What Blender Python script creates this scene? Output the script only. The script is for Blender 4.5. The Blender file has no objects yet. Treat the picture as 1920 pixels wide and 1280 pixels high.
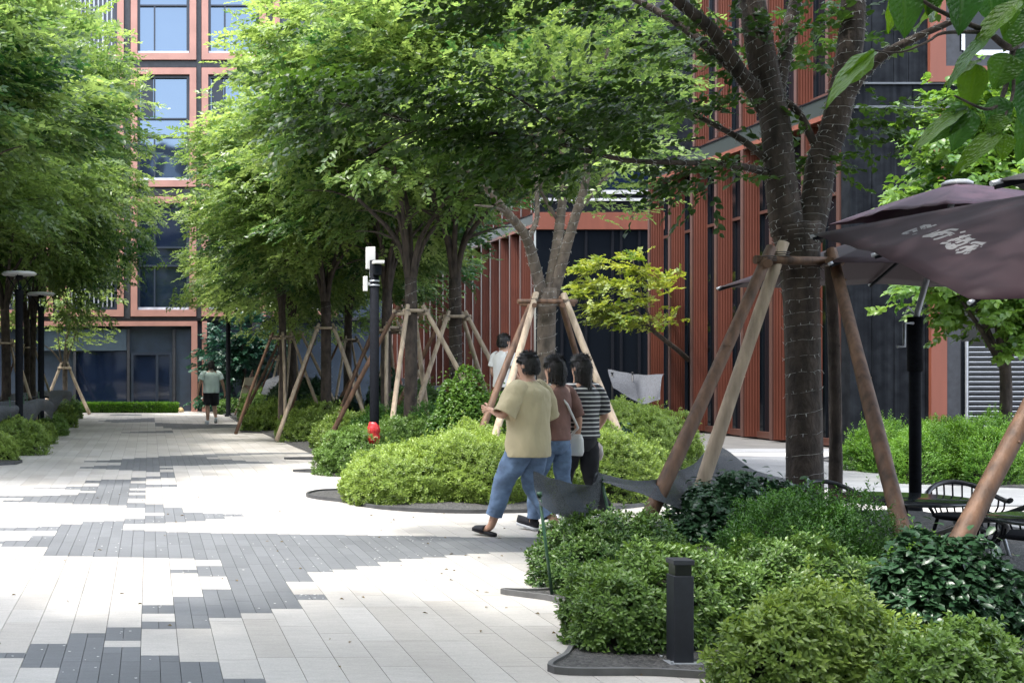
import bpy, bmesh, math, random
import numpy as np
from mathutils import Vector, Matrix, Quaternion
from mathutils.geometry import delaunay_2d_cdt
from mathutils.bvhtree import BVHTree

# ------------------------------------------------------------------ scene
SC = bpy.context.scene
COL = SC.collection
R = math.radians
F, CX, CY, H = 2400.0, 280.0, 690.0, 1.58      # focal length, principal point (1920x1280 px), eye height

def W(px, py, Y):
    """a point of the place seen at photo pixel (px,py) and standing Y metres down the street"""
    return Vector(((px - CX) * Y / F, Y, H - (py - CY) * Y / F))
def G(px, py, z=0.0):
    Y = F * (H - z) / (py - CY)
    return Vector(((px - CX) * Y / F, Y, z))

cam = bpy.data.cameras.new('camera'); camo = bpy.data.objects.new('camera', cam); COL.objects.link(camo)
camo.location = (0, 0, H); camo.rotation_euler = (R(90), 0, 0)
cam.sensor_width = 36; cam.lens = F / 1920 * 36
cam.shift_x = (960 - CX) / 1920; cam.shift_y = (CY - 640) / 1920
cam.clip_start = .05; cam.clip_end = 600
SC.camera = camo

SUN_AZ = Vector((-.90, -.42)).normalized(); SUN_EL = 67
w = bpy.data.worlds.new('World'); SC.world = w; w.use_nodes = True
nt = w.node_tree; bgn = nt.nodes['Background']
sky = nt.nodes.new('ShaderNodeTexSky'); sky.sky_type = 'NISHITA'; sky.sun_disc = False
sky.sun_elevation = R(SUN_EL); sky.sun_rotation = math.atan2(SUN_AZ.x, SUN_AZ.y)
sky.dust_density = 2.5; sky.air_density = 1.0
hz = nt.nodes.new('ShaderNodeHueSaturation'); hz.inputs['Saturation'].default_value = .5; nt.links.new(sky.outputs[0], hz.inputs['Color']); nt.links.new(hz.outputs[0], bgn.inputs[0])   # hazy summer sky; bgn.inputs[1].default_value = .072
sl = bpy.data.lights.new('sun', 'SUN'); sl.energy = 4.8; sl.angle = R(2.5); sl.color = (1, .965, .90)
so = bpy.data.objects.new('sun', sl); COL.objects.link(so)
sd = Vector((SUN_AZ.x * math.cos(R(SUN_EL)), SUN_AZ.y * math.cos(R(SUN_EL)), math.sin(R(SUN_EL))))
so.rotation_euler = sd.to_track_quat('Z', 'Y').to_euler()
vs = SC.view_settings; vs.view_transform = 'Standard'; vs.look = 'None'; vs.gamma = 1; vs.exposure = -.02
SC.render.engine = 'CYCLES'
SC.cycles.max_bounces = 7; SC.cycles.diffuse_bounces = 4; SC.cycles.transmission_bounces = 4; SC.cycles.transparent_max_bounces = 6
SC.cycles.use_denoising = True
SC.cycles.sample_clamp_indirect = 6

# ------------------------------------------------------------------ objects and tags
def tag(o, label=None, cat=None, group=None, kind=None):
    if label: o['label'] = label
    if cat: o['category'] = cat
    if group: o['group'] = group
    if kind: o['kind'] = kind
    return o
def empty(name, loc=(0, 0, 0), label=None, cat=None, group=None, rz=0):
    o = bpy.data.objects.new(name, None); COL.objects.link(o); o.location = loc; o.rotation_euler = (0, 0, rz)
    o.empty_display_size = .1
    return tag(o, label, cat, group)
def kids(o): return [c for c in bpy.data.objects if c.parent == o]
def copy_tree(o, parent=None):
    c = o.copy(); COL.objects.link(c); c.parent = parent
    for ch in kids(o): copy_tree(ch, c)
    return c
def obj(name, me, mats, parent=None, smooth=False):
    o = bpy.data.objects.new(name, me); COL.objects.link(o)
    for m in (mats if isinstance(mats, (list, tuple)) else [mats]): me.materials.append(m)
    if parent: o.parent = parent
    if smooth: me.polygons.foreach_set('use_smooth', [True] * len(me.polygons))
    return o

class MB:
    """collects vertices and faces for ONE mesh object"""
    def __init__(s): s.v = []; s.f = []; s.m = []; s.mi = 0; s.sm = []
    def add(s, vs, fs, sm=False):
        o = len(s.v); s.v += [tuple(p) for p in vs]
        for f in fs: s.f.append([i + o for i in f]); s.m.append(s.mi); s.sm.append(sm)
        return s
    def box(s, a, b, M=None):
        (x0, y0, z0), (x1, y1, z1) = a, b
        vs = [Vector(p) for p in ((x0,y0,z0),(x1,y0,z0),(x1,y1,z0),(x0,y1,z0),(x0,y0,z1),(x1,y0,z1),(x1,y1,z1),(x0,y1,z1))]
        if M: vs = [M @ p for p in vs]
        return s.add(vs, [(0,3,2,1),(4,5,6,7),(0,1,5,4),(1,2,6,5),(2,3,7,6),(3,0,4,7)])
    def beam(s, a, b, wx, wy=None):
        a = Vector(a); b = Vector(b); wy = wy or wx
        q = (b - a).to_track_quat('Z', 'Y').to_matrix().to_4x4(); q.translation = a
        return s.box((-wx/2, -wy/2, 0), (wx/2, wy/2, (b - a).length), q)
    def tube(s, pts, rad, n=8, cap=True):
        pts = [Vector(p) for p in pts]
        if not isinstance(rad, (list, tuple)): rad = [rad] * len(pts)
        vs = []; fs = []; ref = None
        for i, p in enumerate(pts):
            t = (pts[min(i+1, len(pts)-1)] - pts[max(i-1, 0)]).normalized()
            if ref is None:
                ref = t.orthogonal().normalized()
            ref = (ref - t * ref.dot(t)).normalized(); b = t.cross(ref)
            for k in range(n):
                a = 2 * math.pi * k / n
                vs.append(p + (ref * math.cos(a) + b * math.sin(a)) * rad[i])
        for i in range(len(pts) - 1):
            for k in range(n):
                fs.append((i*n+k, i*n+(k+1) % n, (i+1)*n+(k+1) % n, (i+1)*n+k))
        o = len(s.v); s.add(vs, fs, True)
        if cap:
            s.f.append([o + k for k in reversed(range(n))]); s.m.append(s.mi); s.sm.append(False)
            s.f.append([o + (len(pts)-1)*n + k for k in range(n)]); s.m.append(s.mi); s.sm.append(False)
        return s
    def loft(s, rings, n=16, cap=True):
        """rings: (centre, rx, ry) in horizontal planes, or (centre, rx, ry, quaternion)"""
        vs = []; fs = []
        for r in rings:
            c = Vector(r[0]); q = r[3] if len(r) > 3 else None
            for k in range(n):
                a = 2 * math.pi * k / n
                d = Vector((math.cos(a) * r[1], math.sin(a) * r[2], 0))
                vs.append(c + (q @ d if q else d))
        for i in range(len(rings) - 1):
            for k in range(n):
                fs.append((i*n+k, i*n+(k+1) % n, (i+1)*n+(k+1) % n, (i+1)*n+k))
        if cap:
            fs.append(tuple(reversed(range(n)))); fs.append(tuple((len(rings)-1)*n + k for k in range(n)))
        return s.add(vs, fs, True)
    def lathe(s, c, prof, n=20):
        return s.loft([((c[0], c[1], c[2] + z), r, r) for r, z in prof], n)
    def build(s, name, mats, parent=None):
        me = bpy.data.meshes.new(name); me.from_pydata(s.v, [], s.f)
        me.polygons.foreach_set('material_index', s.m); me.polygons.foreach_set('use_smooth', s.sm)
        me.update()
        return obj(name, me, mats, parent)

def bevel(o, wd=.01, seg=2):
    m = o.modifiers.new('bevel', 'BEVEL'); m.width = wd; m.segments = seg; m.limit_method = 'ANGLE'; m.angle_limit = R(50)
    return o

# ------------------------------------------------------------------ materials
def newmat(name):
    m = bpy.data.materials.new(name); m.use_nodes = True
    return m, m.node_tree.nodes, m.node_tree.links, m.node_tree.nodes['Principled BSDF']
def solid(name, col, rough=.6, metal=0, var=.25, scale=6.0, bump=.0, spec=.5, stretch=None, detail=6, bscale=None):
    """a plain material with worn, slightly uneven colour"""
    m, n, l, p = newmat(name)
    tc = n.new('ShaderNodeTexCoord'); mp = n.new('ShaderNodeMapping'); l.new(tc.outputs['Object'], mp.inputs[0])
    if stretch: mp.inputs['Scale'].default_value = stretch
    no = n.new('ShaderNodeTexNoise'); no.inputs['Scale'].default_value = scale; no.inputs['Detail'].default_value = detail
    l.new(mp.outputs[0], no.inputs['Vector'])
    rp = n.new('ShaderNodeValToRGB'); c = Vector(col[:3])
    rp.color_ramp.elements[0].position = .3; rp.color_ramp.elements[1].position = .7
    rp.color_ramp.elements[0].color = (*(c * (1 - var)), 1); rp.color_ramp.elements[1].color = (*(c * (1 + var)), 1)
    l.new(no.outputs['Fac'], rp.inputs[0]); l.new(rp.outputs[0], p.inputs['Base Color'])
    p.inputs['Roughness'].default_value = rough; p.inputs['Metallic'].default_value = metal
    p.inputs['Specular IOR Level'].default_value = spec
    if bump:
        b = n.new('ShaderNodeBump'); b.inputs['Strength'].default_value = bump; b.inputs['Distance'].default_value = .02
        if bscale:
            no2 = n.new('ShaderNodeTexNoise'); no2.inputs['Scale'].default_value = bscale; no2.inputs['Detail'].default_value = 4
            l.new(mp.outputs[0], no2.inputs['Vector']); l.new(no2.outputs['Fac'], b.inputs['Height'])
        else: l.new(no.outputs['Fac'], b.inputs['Height'])
        l.new(b.outputs[0], p.inputs['Normal'])
    return m

def leafmat(name, dark, light, gloss=.42, trans=.45, spec=.5, tcol=1.25):
    """leaf: colour runs with the leaf's own age (tone); thin, so light passes through"""
    m, n, l, p = newmat(name)
    a = n.new('ShaderNodeAttribute'); a.attribute_name = 'tone'
    rp = n.new('ShaderNodeValToRGB'); rp.color_ramp.elements[0].color = (*dark, 1); rp.color_ramp.elements[1].color = (*light, 1)
    l.new(a.outputs['Fac'], rp.inputs[0])
    l.new(rp.outputs[0], p.inputs['Base Color']); p.inputs['Roughness'].default_value = gloss
    p.inputs['Specular IOR Level'].default_value = spec
    tr = n.new('ShaderNodeBsdfTranslucent'); mx = n.new('ShaderNodeMixShader'); mx.inputs[0].default_value = trans
    hs = n.new('ShaderNodeHueSaturation'); hs.inputs['Hue'].default_value = .485; hs.inputs['Saturation'].default_value = 1.1; hs.inputs['Value'].default_value = tcol
    l.new(rp.outputs[0], hs.inputs['Color']); l.new(hs.outputs[0], tr.inputs[0])
    l.new(p.outputs[0], mx.inputs[1]); l.new(tr.outputs[0], mx.inputs[2])
    l.new(mx.outputs[0], n['Material Output'].inputs[0])
    return m

L_ZELK = leafmat('zelkova_leaf', (.024, .080, .020), (.235, .330, .098), trans=.52, gloss=.33, tcol=1.6, spec=.65)
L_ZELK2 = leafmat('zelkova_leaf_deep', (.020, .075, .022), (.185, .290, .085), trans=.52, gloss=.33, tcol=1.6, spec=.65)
L_NEAR = leafmat('maple_leaf_deep', (.018, .052, .010), (.060, .120, .022), trans=.45)
L_MAPLE = leafmat('maple_leaf_yellow', (.085, .16, .02), (.30, .35, .065), trans=.5)
L_BROAD = leafmat('privet_leaf', (.040, .115, .02), (.175, .30, .055), gloss=.35)
L_AZ_Y = leafmat('azalea_leaf_young', (.058, .130, .026), (.285, .395, .088), gloss=.36, trans=.35)
L_AZ_G = leafmat('azalea_leaf', (.025, .078, .020), (.150, .255, .055), gloss=.36, trans=.3)
L_CAM = leafmat('camellia_leaf', (.012, .042, .020), (.045, .105, .045), gloss=.33, trans=.12, spec=.5)
L_FINE = leafmat('boxwood_leaf', (.018, .075, .016), (.085, .215, .030), gloss=.45, trans=.35)
L_HEDGE = leafmat('hedge_leaf', (.04, .14, .02), (.17, .33, .04), gloss=.45, trans=.4)
L_BIG = leafmat('broad_leaf', (.022, .085, .018), (.075, .185, .025), gloss=.34, trans=.5)
CORE = solid('shrub_core_dark', (.022, .024, .012), .9, var=.4, scale=20)  # opaque dark core inside shrubs, their dark interior put into the colour
BARK = solid('bark', (.105, .084, .066), .9, var=.5, scale=11, bump=.9, stretch=(1, 1, .6), bscale=22, detail=10)
BARK_D = solid('bark_dark_brown', (.048, .036, .029), .9, var=.6, scale=11, bump=1.0, stretch=(1, 1, .55), bscale=22, detail=10)  # darker brown than the other bark
POLE = solid('stake_wood', (.35, .275, .20), .8, var=.32, scale=5, bump=.25, stretch=(3, 3, .5), bscale=16)
POLE_O = solid('stake_wood_varnished', (.115, .062, .036), .65, var=.55, scale=5, bump=.25, stretch=(3, 3, .5), bscale=16)
BLACK = solid('black_paint', (.012, .013, .016), .45, var=.3)
BLACKM = solid('black_powder_coat', (.009, .010, .013), .75, var=.25, scale=30, spec=.06)
GREENP = solid('green_plastic_stake', (.018, .060, .030), .4, var=.3)
WHITE = solid('white_plastic', (.58, .575, .55), .45, var=.06)
WIRE = solid('pale_wire', (.36, .36, .34), .5, var=.1)
EDGE = solid('steel_edging', (.060, .062, .066), .5, var=.25, scale=10)
STONE_EDGE = solid('stone_kerb', (.115, .115, .115), .7, var=.2, scale=10)
TERRA = solid('terracotta_panel', (.17, .050, .028), .55, var=.16, scale=3, stretch=(1, 1, .15))
TERRA_P = solid('pink_aluminium_frame', (.37, .185, .145), .5, var=.10, scale=2)
STONE_D = solid('dark_stone_cladding', (.026, .028, .034), .6, var=.3, scale=8, bump=.1)
STONE_B = solid('dark_blue_cladding', (.024, .038, .060), .5, var=.22, scale=3)
METAL_G = solid('grey_aluminium', (.34, .36, .39), .4, metal=.3, var=.1)
# ------------------------------------------------------------------ leaves
RNG = np.random.default_rng(11)
def norm(v): return v / np.maximum(np.linalg.norm(v, axis=-1, keepdims=True), 1e-9)

def leaf_arrays(P, D, N, L, Wd, style):
    """P base points, D leaf directions, N leaf normals (all n x 3), L lengths, Wd half widths -> vertices, tri/quad faces per leaf"""
    D = norm(D); S = norm(np.cross(D, N)); N = norm(np.cross(S, D))
    L = L[:, None]; Wd = Wd[:, None]
    if style == 'oval':            # two halves folded on the midrib, tip bent down
        v = [P, P + D*L*.33 - N*L*.00, P + D*L*.70 - N*L*.05, P + D*L - N*L*.17,
             P + D*L*.28 + S*Wd*.86 + N*Wd*.32, P + D*L*.64 + S*Wd*.80 + N*(Wd*.28 - L*.05),
             P + D*L*.28 - S*Wd*.86 + N*Wd*.32, P + D*L*.64 - S*Wd*.80 + N*(Wd*.28 - L*.05)]
        faces = [(0, 1, 4), (1, 2, 5, 4), (2, 3, 5), (0, 6, 1), (1, 6, 7, 2), (2, 7, 3)]
    else:
        v = [P, P + D*L*.45 + S*Wd + N*Wd*.35, P + D*L, P + D*L*.45 - S*Wd + N*Wd*.35]
        faces = [(0, 2, 1), (0, 3, 2)]
    return np.stack(v, 1), faces

def leaf_mesh(name, batches, core=None):
    """batches: list of (P, D, N, L, W, tone, style). One mesh with a 'tone' value on every point."""
    V = []; loops = []; sizes = []; tones = []; off = 0
    for (P, D, N, L, Wd, T, style) in batches:
        if len(P) == 0: continue
        v, fs = leaf_arrays(P, D, N, L, Wd, style); n, k = v.shape[:2]
        V.append(v.reshape(-1, 3)); tones.append(np.repeat(T, k))
        base = off + np.arange(n)[:, None] * k
        fl = np.concatenate([base + np.array(f)[None, :] for f in fs], 1)
        loops.append(fl.reshape(-1)); sizes.append(np.tile([len(f) for f in fs], n))
        off += n * k
    nleaf = sum(len(s) for s in sizes)
    if core is not None:
        cv, cf = core
        V.append(np.array(cv)); tones.append(np.zeros(len(cv)))
        loops.append(np.concatenate([np.array(f) + off for f in cf])); sizes.append(np.array([len(f) for f in cf])); off += len(cv)
    V = np.concatenate(V).astype(np.float32); loops = np.concatenate(loops).astype(np.int32); sizes = np.concatenate(sizes).astype(np.int32)
    me = bpy.data.meshes.new(name)
    me.vertices.add(len(V)); me.vertices.foreach_set('co', V.reshape(-1))
    me.loops.add(len(loops)); me.loops.foreach_set('vertex_index', loops)
    me.polygons.add(len(sizes)); st = np.concatenate([[0], np.cumsum(sizes)[:-1]]).astype(np.int32)
    me.polygons.foreach_set('loop_start', st); me.polygons.foreach_set('loop_total', sizes)
    mi = np.zeros(len(sizes), np.int32); mi[nleaf:] = 1
    me.polygons.foreach_set('material_index', mi)
    me.update(calc_edges=True)
    at = me.attributes.new('tone', 'FLOAT', 'POINT'); at.data.foreach_set('value', np.clip(np.concatenate(tones), 0, 1).astype(np.float32))
    return me

def sprays(O, A, size, nleaf, ll, tone, style='flat', wr=.30, jit=.5, droop=.12, face=None):
    """flat leafy twigs: O origins, A axes; leaves stand in two rows and face the sky"""
    n = len(O); A = norm(A)
    up = np.tile([0, 0, 1.], (n, 1)) + RNG.normal(0, .28, (n, 3)) + (0 if face is None else face)
    S = norm(np.cross(A, up)); N = norm(np.cross(S, A))
    k = nleaf; t = (np.arange(k) + .5) / k
    side = np.where(np.arange(k) % 2, 1., -1.)
    P = O[:, None] + A[:, None] * (size * t)[None, :, None] - np.array([0, 0, 1.]) * (droop * size * t**2)[None, :, None]
    ang = .95 - .45 * t
    D = A[:, None] * np.cos(ang)[None, :, None] + S[:, None] * (side * np.sin(ang))[None, :, None] + RNG.normal(0, .22, (n, k, 3))
    Nn = N[:, None] + RNG.normal(0, jit * .7, (n, k, 3))
    L = ll * (1 - .35 * np.abs(t - .45))[None, :] * RNG.uniform(.75, 1.2, (n, k))
    T = tone[:, None] + RNG.normal(0, .15, (n, k)) + .12 * t[None, :]
    f = lambda a: a.reshape(-1, 3)
    return (f(P), f(D), f(Nn), L.reshape(-1), (L * wr).reshape(-1), T.reshape(-1), style)

def clump_sprays(C, rad, per, center, size, nleaf, ll, tone0, tvar=.2, style='flat', flat=.38, wr=.28, outw=.9):
    """sprays in flattened clumps round the points C"""
    n = len(C); rad = np.broadcast_to(rad, (n,))
    off = RNG.normal(0, .5, (n, per, 3)) * np.array([1, 1, flat]) * rad[:, None, None]
    O = (C[:, None] + off).reshape(-1, 3)
    out = O - np.array(center); out[:, 2] *= .35
    A = norm(out) * outw + RNG.normal(0, .55, (len(O), 3)) * np.array([1, 1, .35]) - np.array([0, 0, .25])
    tc = tone0 + RNG.normal(0, tvar, n); tone = np.repeat(tc, per) + RNG.normal(0, .08, n * per) + (off.reshape(-1, 3)[:, 2] / (rad.repeat(per) * flat + 1e-6)) * .06
    fc = norm(O - np.array(center)) * np.array([.8, .8, .2]) + RNG.normal(0, .2, (len(O), 3))
    return sprays(O, A, size, nleaf, ll, tone, style, wr, face=fc)

def crown_points(n, rx, rz, lo=.35, hole=0.0, under=-.75):
    """clump centres of a crown: denser to the outside, uneven, with gaps"""
    d = norm(RNG.normal(0, 1, (n * 3, 3))); d = d[d[:, 2] > under][:n]
    lump = 1 + .16 * np.sin(d[:, 0] * 5 + 1.3) * np.cos(d[:, 1] * 4 + .4) + .12 * np.sin(d[:, 2] * 7 + d[:, 0] * 3)
    r = RNG.uniform(lo ** 2, 1, len(d)) ** .5 * lump
    return d * r[:, None] * np.array([rx, rx, rz])

# ------------------------------------------------------------------ trees
def limb(mb, pts, rads, n=8):
    """smooth limb through points (Catmull-Rom)"""
    pts = [Vector(p) for p in pts]; P = [pts[0]*2 - pts[1]] + pts + [pts[-1]*2 - pts[-2]]
    out = []; rr = []
    for i in range(1, len(P) - 2):
        for s in range(4):
            t = s / 4; a, b, c, d = P[i-1], P[i], P[i+1], P[i+2]
            out.append(.5 * ((2*b) + (c-a)*t + (2*a-5*b+4*c-d)*t*t + (3*b-a-3*c+d)*t**3))
            rr.append(rads[i-1]*(1-t) + rads[i]*t)
    out.append(pts[-1]); rr.append(rads[-1])
    mb.tube(out, rr, n)
    return out

def generic_trunk(seed, h_fork, r, R_, ztop, nl=6):
    rnd = random.Random(seed); mb = MB()
    limb(mb, [(0, 0, -.25), (.02, .01, .0), (rnd.uniform(-.05, .05), .03, h_fork*.5), (0, 0, h_fork + .1)], [r*1.25, r*1.12, r, r*.95], 12)
    for i in range(nl):
        a = 2*math.pi*i/nl + rnd.uniform(-.4, .4); o = R_*rnd.uniform(.55, .95); zt = h_fork + (ztop - h_fork)*rnd.uniform(.45, .95)
        p1 = Vector((math.cos(a)*o*.14, math.sin(a)*o*.14, h_fork + (zt-h_fork)*.28)); p2 = Vector((math.cos(a+.15)*o*.6, math.sin(a+.15)*o*.6, h_fork+(zt-h_fork)*.62)); p3 = Vector((math.cos(a)*o, math.sin(a)*o, zt))
        pts = limb(mb, [(0, 0, h_fork - .15), p1, p2, p3], [r*.55, r*.40, r*.22, r*.07], 7)
        for j in range(3):
            q = pts[int(len(pts)*(.35+.2*j))]; b = a + rnd.uniform(-1.1, 1.1); ln = R_*rnd.uniform(.3, .5)
            limb(mb, [q, q + Vector((math.cos(b)*ln*.5, math.sin(b)*ln*.5, ln*.18)), q + Vector((math.cos(b)*ln, math.sin(b)*ln, ln*.22))], [r*.22, r*.13, r*.05], 5)
    return mb

def proto_crown(name, nclump, rx, rz, per, ll, tone0, nleaf=10, tvar=.2, lo=.35, rad=.62):
    C = crown_points(nclump, rx, rz, lo)
    return leaf_mesh(name, [clump_sprays(C, rad, per, (0, 0, -rz*.4), .42, nleaf, ll, tone0, tvar)])
# ------------------------------------------------------------------ ground and paving
def struct(name, me_or_mb, mats, label, cat=None, parent=None):
    o = me_or_mb.build(name, mats, parent) if isinstance(me_or_mb, MB) else obj(name, me_or_mb, mats, parent)
    return tag(o, label, cat or name.replace('_', ' '), None, 'structure')

M_GROUND = solid('mortar_bed', (.10, .098, .094), .9, var=.2, scale=2)
mb = MB(); mb.box((-150, -60, -.30), (150, 240, -.008))
struct('ground', mb, M_GROUND, 'dark mortar ground sheet running under all the paving', 'ground')

def pavermat(name, c0, c1, stain, rough):
    m, n, l, p = newmat(name)
    a = n.new('ShaderNodeAttribute'); a.attribute_name = 'tone'
    tc = n.new('ShaderNodeTexCoord'); mp = n.new('ShaderNodeMapping'); mp.inputs['Scale'].default_value = (5, 22, 1); l.new(tc.outputs['Object'], mp.inputs[0])
    no = n.new('ShaderNodeTexNoise'); no.inputs['Scale'].default_value = 1.0; no.inputs['Detail'].default_value = 7; no.inputs['Roughness'].default_value = .7; l.new(mp.outputs[0], no.inputs[0])
    no2 = n.new('ShaderNodeTexNoise'); no2.inputs['Scale'].default_value = .55; no2.inputs['Detail'].default_value = 6; l.new(tc.outputs['Object'], no2.inputs[0])
    sp = n.new('ShaderNodeTexNoise'); sp.inputs['Scale'].default_value = 120; sp.inputs['Detail'].default_value = 2; l.new(tc.outputs['Object'], sp.inputs[0])
    rp = n.new('ShaderNodeValToRGB'); rp.color_ramp.elements[0].color = (*c0, 1); rp.color_ramp.elements[1].color = (*c1, 1); l.new(a.outputs['Fac'], rp.inputs[0])
    def mulby(fac, lo, hi, src):
        mr = n.new('ShaderNodeMapRange'); mr.inputs[1].default_value = .3; mr.inputs[2].default_value = .7; mr.inputs[3].default_value = lo; mr.inputs[4].default_value = hi; l.new(fac, mr.inputs[0])
        mm = n.new('ShaderNodeMix'); mm.data_type = 'RGBA'; mm.blend_type = 'MULTIPLY'; mm.inputs[0].default_value = 1
        l.new(src, mm.inputs[6]); l.new(mr.outputs[0], mm.inputs[7]); return mm.outputs[2]
    c = mulby(no.outputs['Fac'], .88, 1.07, rp.outputs[0]); c = mulby(no2.outputs['Fac'], stain, 1.06, c); c = mulby(sp.outputs['Fac'], .90, 1.08, c)
    l.new(c, p.inputs['Base Color']); p.inputs['Roughness'].default_value = rough; p.inputs['Specular IOR Level'].default_value = .35
    b = n.new('ShaderNodeBump'); b.inputs['Strength'].default_value = .25; b.inputs['Distance'].default_value = .004; l.new(no.outputs['Fac'], b.inputs['Height']); l.new(b.outputs[0], p.inputs['Normal'])
    return m
PAVE_L = pavermat('pale_granite', (.42, .395, .36), (.49, .47, .44), .74, .62)
PAVE_D = pavermat('dark_granite', (.125, .131, .139), (.152, .159, .168), .82, .6)
PAVE_G = pavermat('grey_granite', (.20, .205, .21), (.26, .265, .27), .85, .7)

# dark inlay: for each column of the paving the bands of photo rows it covers, read off the floor pattern
DARK = {-12:[(991,997)],-11:[(991,997)],-10:[(991,997)],-9:[(931,935),(991,997)],-8:[(931,935),(939,943),(991,997)],-7:[(916,917.5),(931,943),(991,997),(1016,1022)],-6:[(915,917),(930,944),(990,997),(1015,1027)],
 -5:[(865,867),(876,879),(913,919),(929,945),(988,997),(1006,1028)],-4:[(864,867.5),(874,880),(902,907),(912.5,922),(925,947),(984,1044),(1227,1237)],
 -3:[(863,868),(873,881),(900,947),(979.5,1045),(1210,1255)],-2:[(861,882.5),(900,949),(978,1046),(1190,1300)],
 -1:[(859,884),(896,903),(907,917),(920,925),(929,936),(944,954),(974,984),(995,1047),(1179,1204),(1216,1300)],
 0:[(858,886),(894,899),(909,915),(946.5,963),(968,983),(997,1048),(1137,1153),(1168,1182),(1232,1300)],
 1:[(856,875),(877.5,881),(886,897),(909,914.5),(953,981),(999,1049),(1070,1077),(1121,1181),(1244,1300)],
 2:[(855,874),(962,979),(1000,1052),(1063,1083),(1107,1161),(1276,1300)],3:[(854,874),(964,975),(1001,1152)],4:[(853,873),(965,970),(1002,1144)],
 5:[(852,858),(861,872),(1002,1093),(1117,1127)],6:[(851,856),(862,871),(1003,1075)],7:[(851,855),(864,870),(1004,1070)],8:[(850,854),(866,870),(1004,1064)],
 9:[(850,853),(867,869.5),(1005,1056)],10:[(849.5,852.5),(1006,1050)],11:[(849.5,852),(1006,1047)],12:[(849.5,852),(1007,1043)],13:[(849.5,852),(1008,1040)]}
for k in range(14, 24): DARK[k] = [(1009, 1037)] + ([(849.5, 852)] if k < 18 else [])
FAR = [[(190,815),(235,811),(320,808),(320,814),(255,818),(210,816)],[(288,818),(360,820),(415,824),(415,827),(300,826)],[(292,829),(330,829),(368,831),(368,836),(296,836)],
       [(287,793),(350,795),(480,797),(480,801),(330,806),(300,801)],[(180,789),(285,784),(285,792),(210,793)],[(205,778),(262,777),(262,780),(205,780)]]
def inpoly(x, y, poly):
    c = False; j = len(poly) - 1
    for i in range(len(poly)):
        if (poly[i][1] > y) != (poly[j][1] > y) and x < (poly[j][0]-poly[i][0])*(y-poly[i][1])/(poly[j][1]-poly[i][1]) + poly[i][0]: c = not c
        j = i
    return c
CWD = .21
def row(y): return F * H / (y - CY)
def dark_spans(k):
    sp = [(row(b), row(a)) for a, b in DARK.get(k, [])]
    xc = -.048 + CWD * (k + .5)
    Y = 31.0; st = .21; cur = None
    while Y < 46:
        py = CY + F*H/Y; px = CX + xc*F/Y
        if any(inpoly(px, py, p) for p in FAR):
            cur = (cur[0], Y + st) if cur else (Y, Y + st)
        elif cur: sp.append(cur); cur = None
        Y += st
    if cur: sp.append(cur)
    return sorted(sp)
pv = []; pf = []; pm = []; ptone = []
def slab(x0, x1, y0, y1, mi, tone, z=.012, sides=True):
    g = .0016; o = len(pv)
    pv.extend([(x0+g,y0+g,z),(x1-g,y0+g,z),(x1-g,y1-g,z),(x0+g,y1-g,z),(x0+g,y0+g,-.006),(x1-g,y0+g,-.006),(x1-g,y1-g,-.006),(x0+g,y1-g,-.006)])
    fs = [(0,1,2,3)] + ([(0,4,5,1),(1,5,6,2),(2,6,7,3),(3,7,4,0)] if sides else [])
    for f in fs: pf.append([o+i for i in f]); pm.append(mi)
    ptone.extend([tone]*8)
rnd = random.Random(5)
for k in range(-30, 50):
    x0 = -.048 + CWD*k; x1 = x0 + CWD
    sp = dark_spans(k); edges = []; Y = 3.8; ymax = 47.0 if k < 34 else 27
    segs = []; cur = Y
    for a, b in sp:
        a = max(a, cur)
        if a > cur: segs.append((cur, a, 0))
        if b > a: segs.append((a, b, 1)); cur = b
    segs.append((cur, ymax, 0))
    for a, b, d in segs:
        if d:
            for h in (0, 1):
                y = a
                while y < b - 1e-4:
                    e = min(b, y + rnd.choice((.42, .63, .63, .84)))
                    if b - e < .1: e = b
                    slab(x0 + h*CWD/2, x0 + (h+1)*CWD/2, y, e, 1, rnd.random(), .012, y < 22); y = e
        else:
            y = a
            while y < b - 1e-4:
                e = min(b, y + rnd.choice((.42, .63, .84, 1.05)))
                if b - e < .1: e = b
                slab(x0, x1, y, e, 0, rnd.gauss(.55, .3), .012, y < 22); y = e
me = bpy.data.meshes.new('paving'); me.from_pydata(pv, [], pf); me.polygons.foreach_set('material_index', pm)
at = me.attributes.new('tone', 'FLOAT', 'POINT'); at.data.foreach_set('value', np.clip(ptone, 0, 1)); me.update()
struct('paving', me, [PAVE_L, PAVE_D], 'pale granite slab street with a jagged dark granite inlay', 'paving')

# grey walkway along the terracotta front, two pale bands in it
pv = []; pf = []; pm = []; ptone = []
for i in range(34):
    for j in range(9):
        x0 = 8.2 + j*.6; y0 = 14.5 + i*.3
        if x0 < 8.4 + (y0 - 20)*.0 and y0 < 19: continue
        if y0 > 30: continue
        band = 22.3 < y0 < 23.5 or 25.3 < y0 < 26.0
        slab(x0, x0+.6, y0, y0+.3, 0 if band else 1, rnd.random(), .030, True)
me = bpy.data.meshes.new('walkway'); me.from_pydata(pv, [], pf); me.polygons.foreach_set('material_index', pm)
at = me.attributes.new('tone', 'FLOAT', 'POINT'); at.data.foreach_set('value', np.clip(ptone, 0, 1)); me.update()
struct('walkway', me, [PAVE_L, PAVE_G], 'grey paved walkway with two pale bands before the terracotta front', 'walkway')

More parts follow.
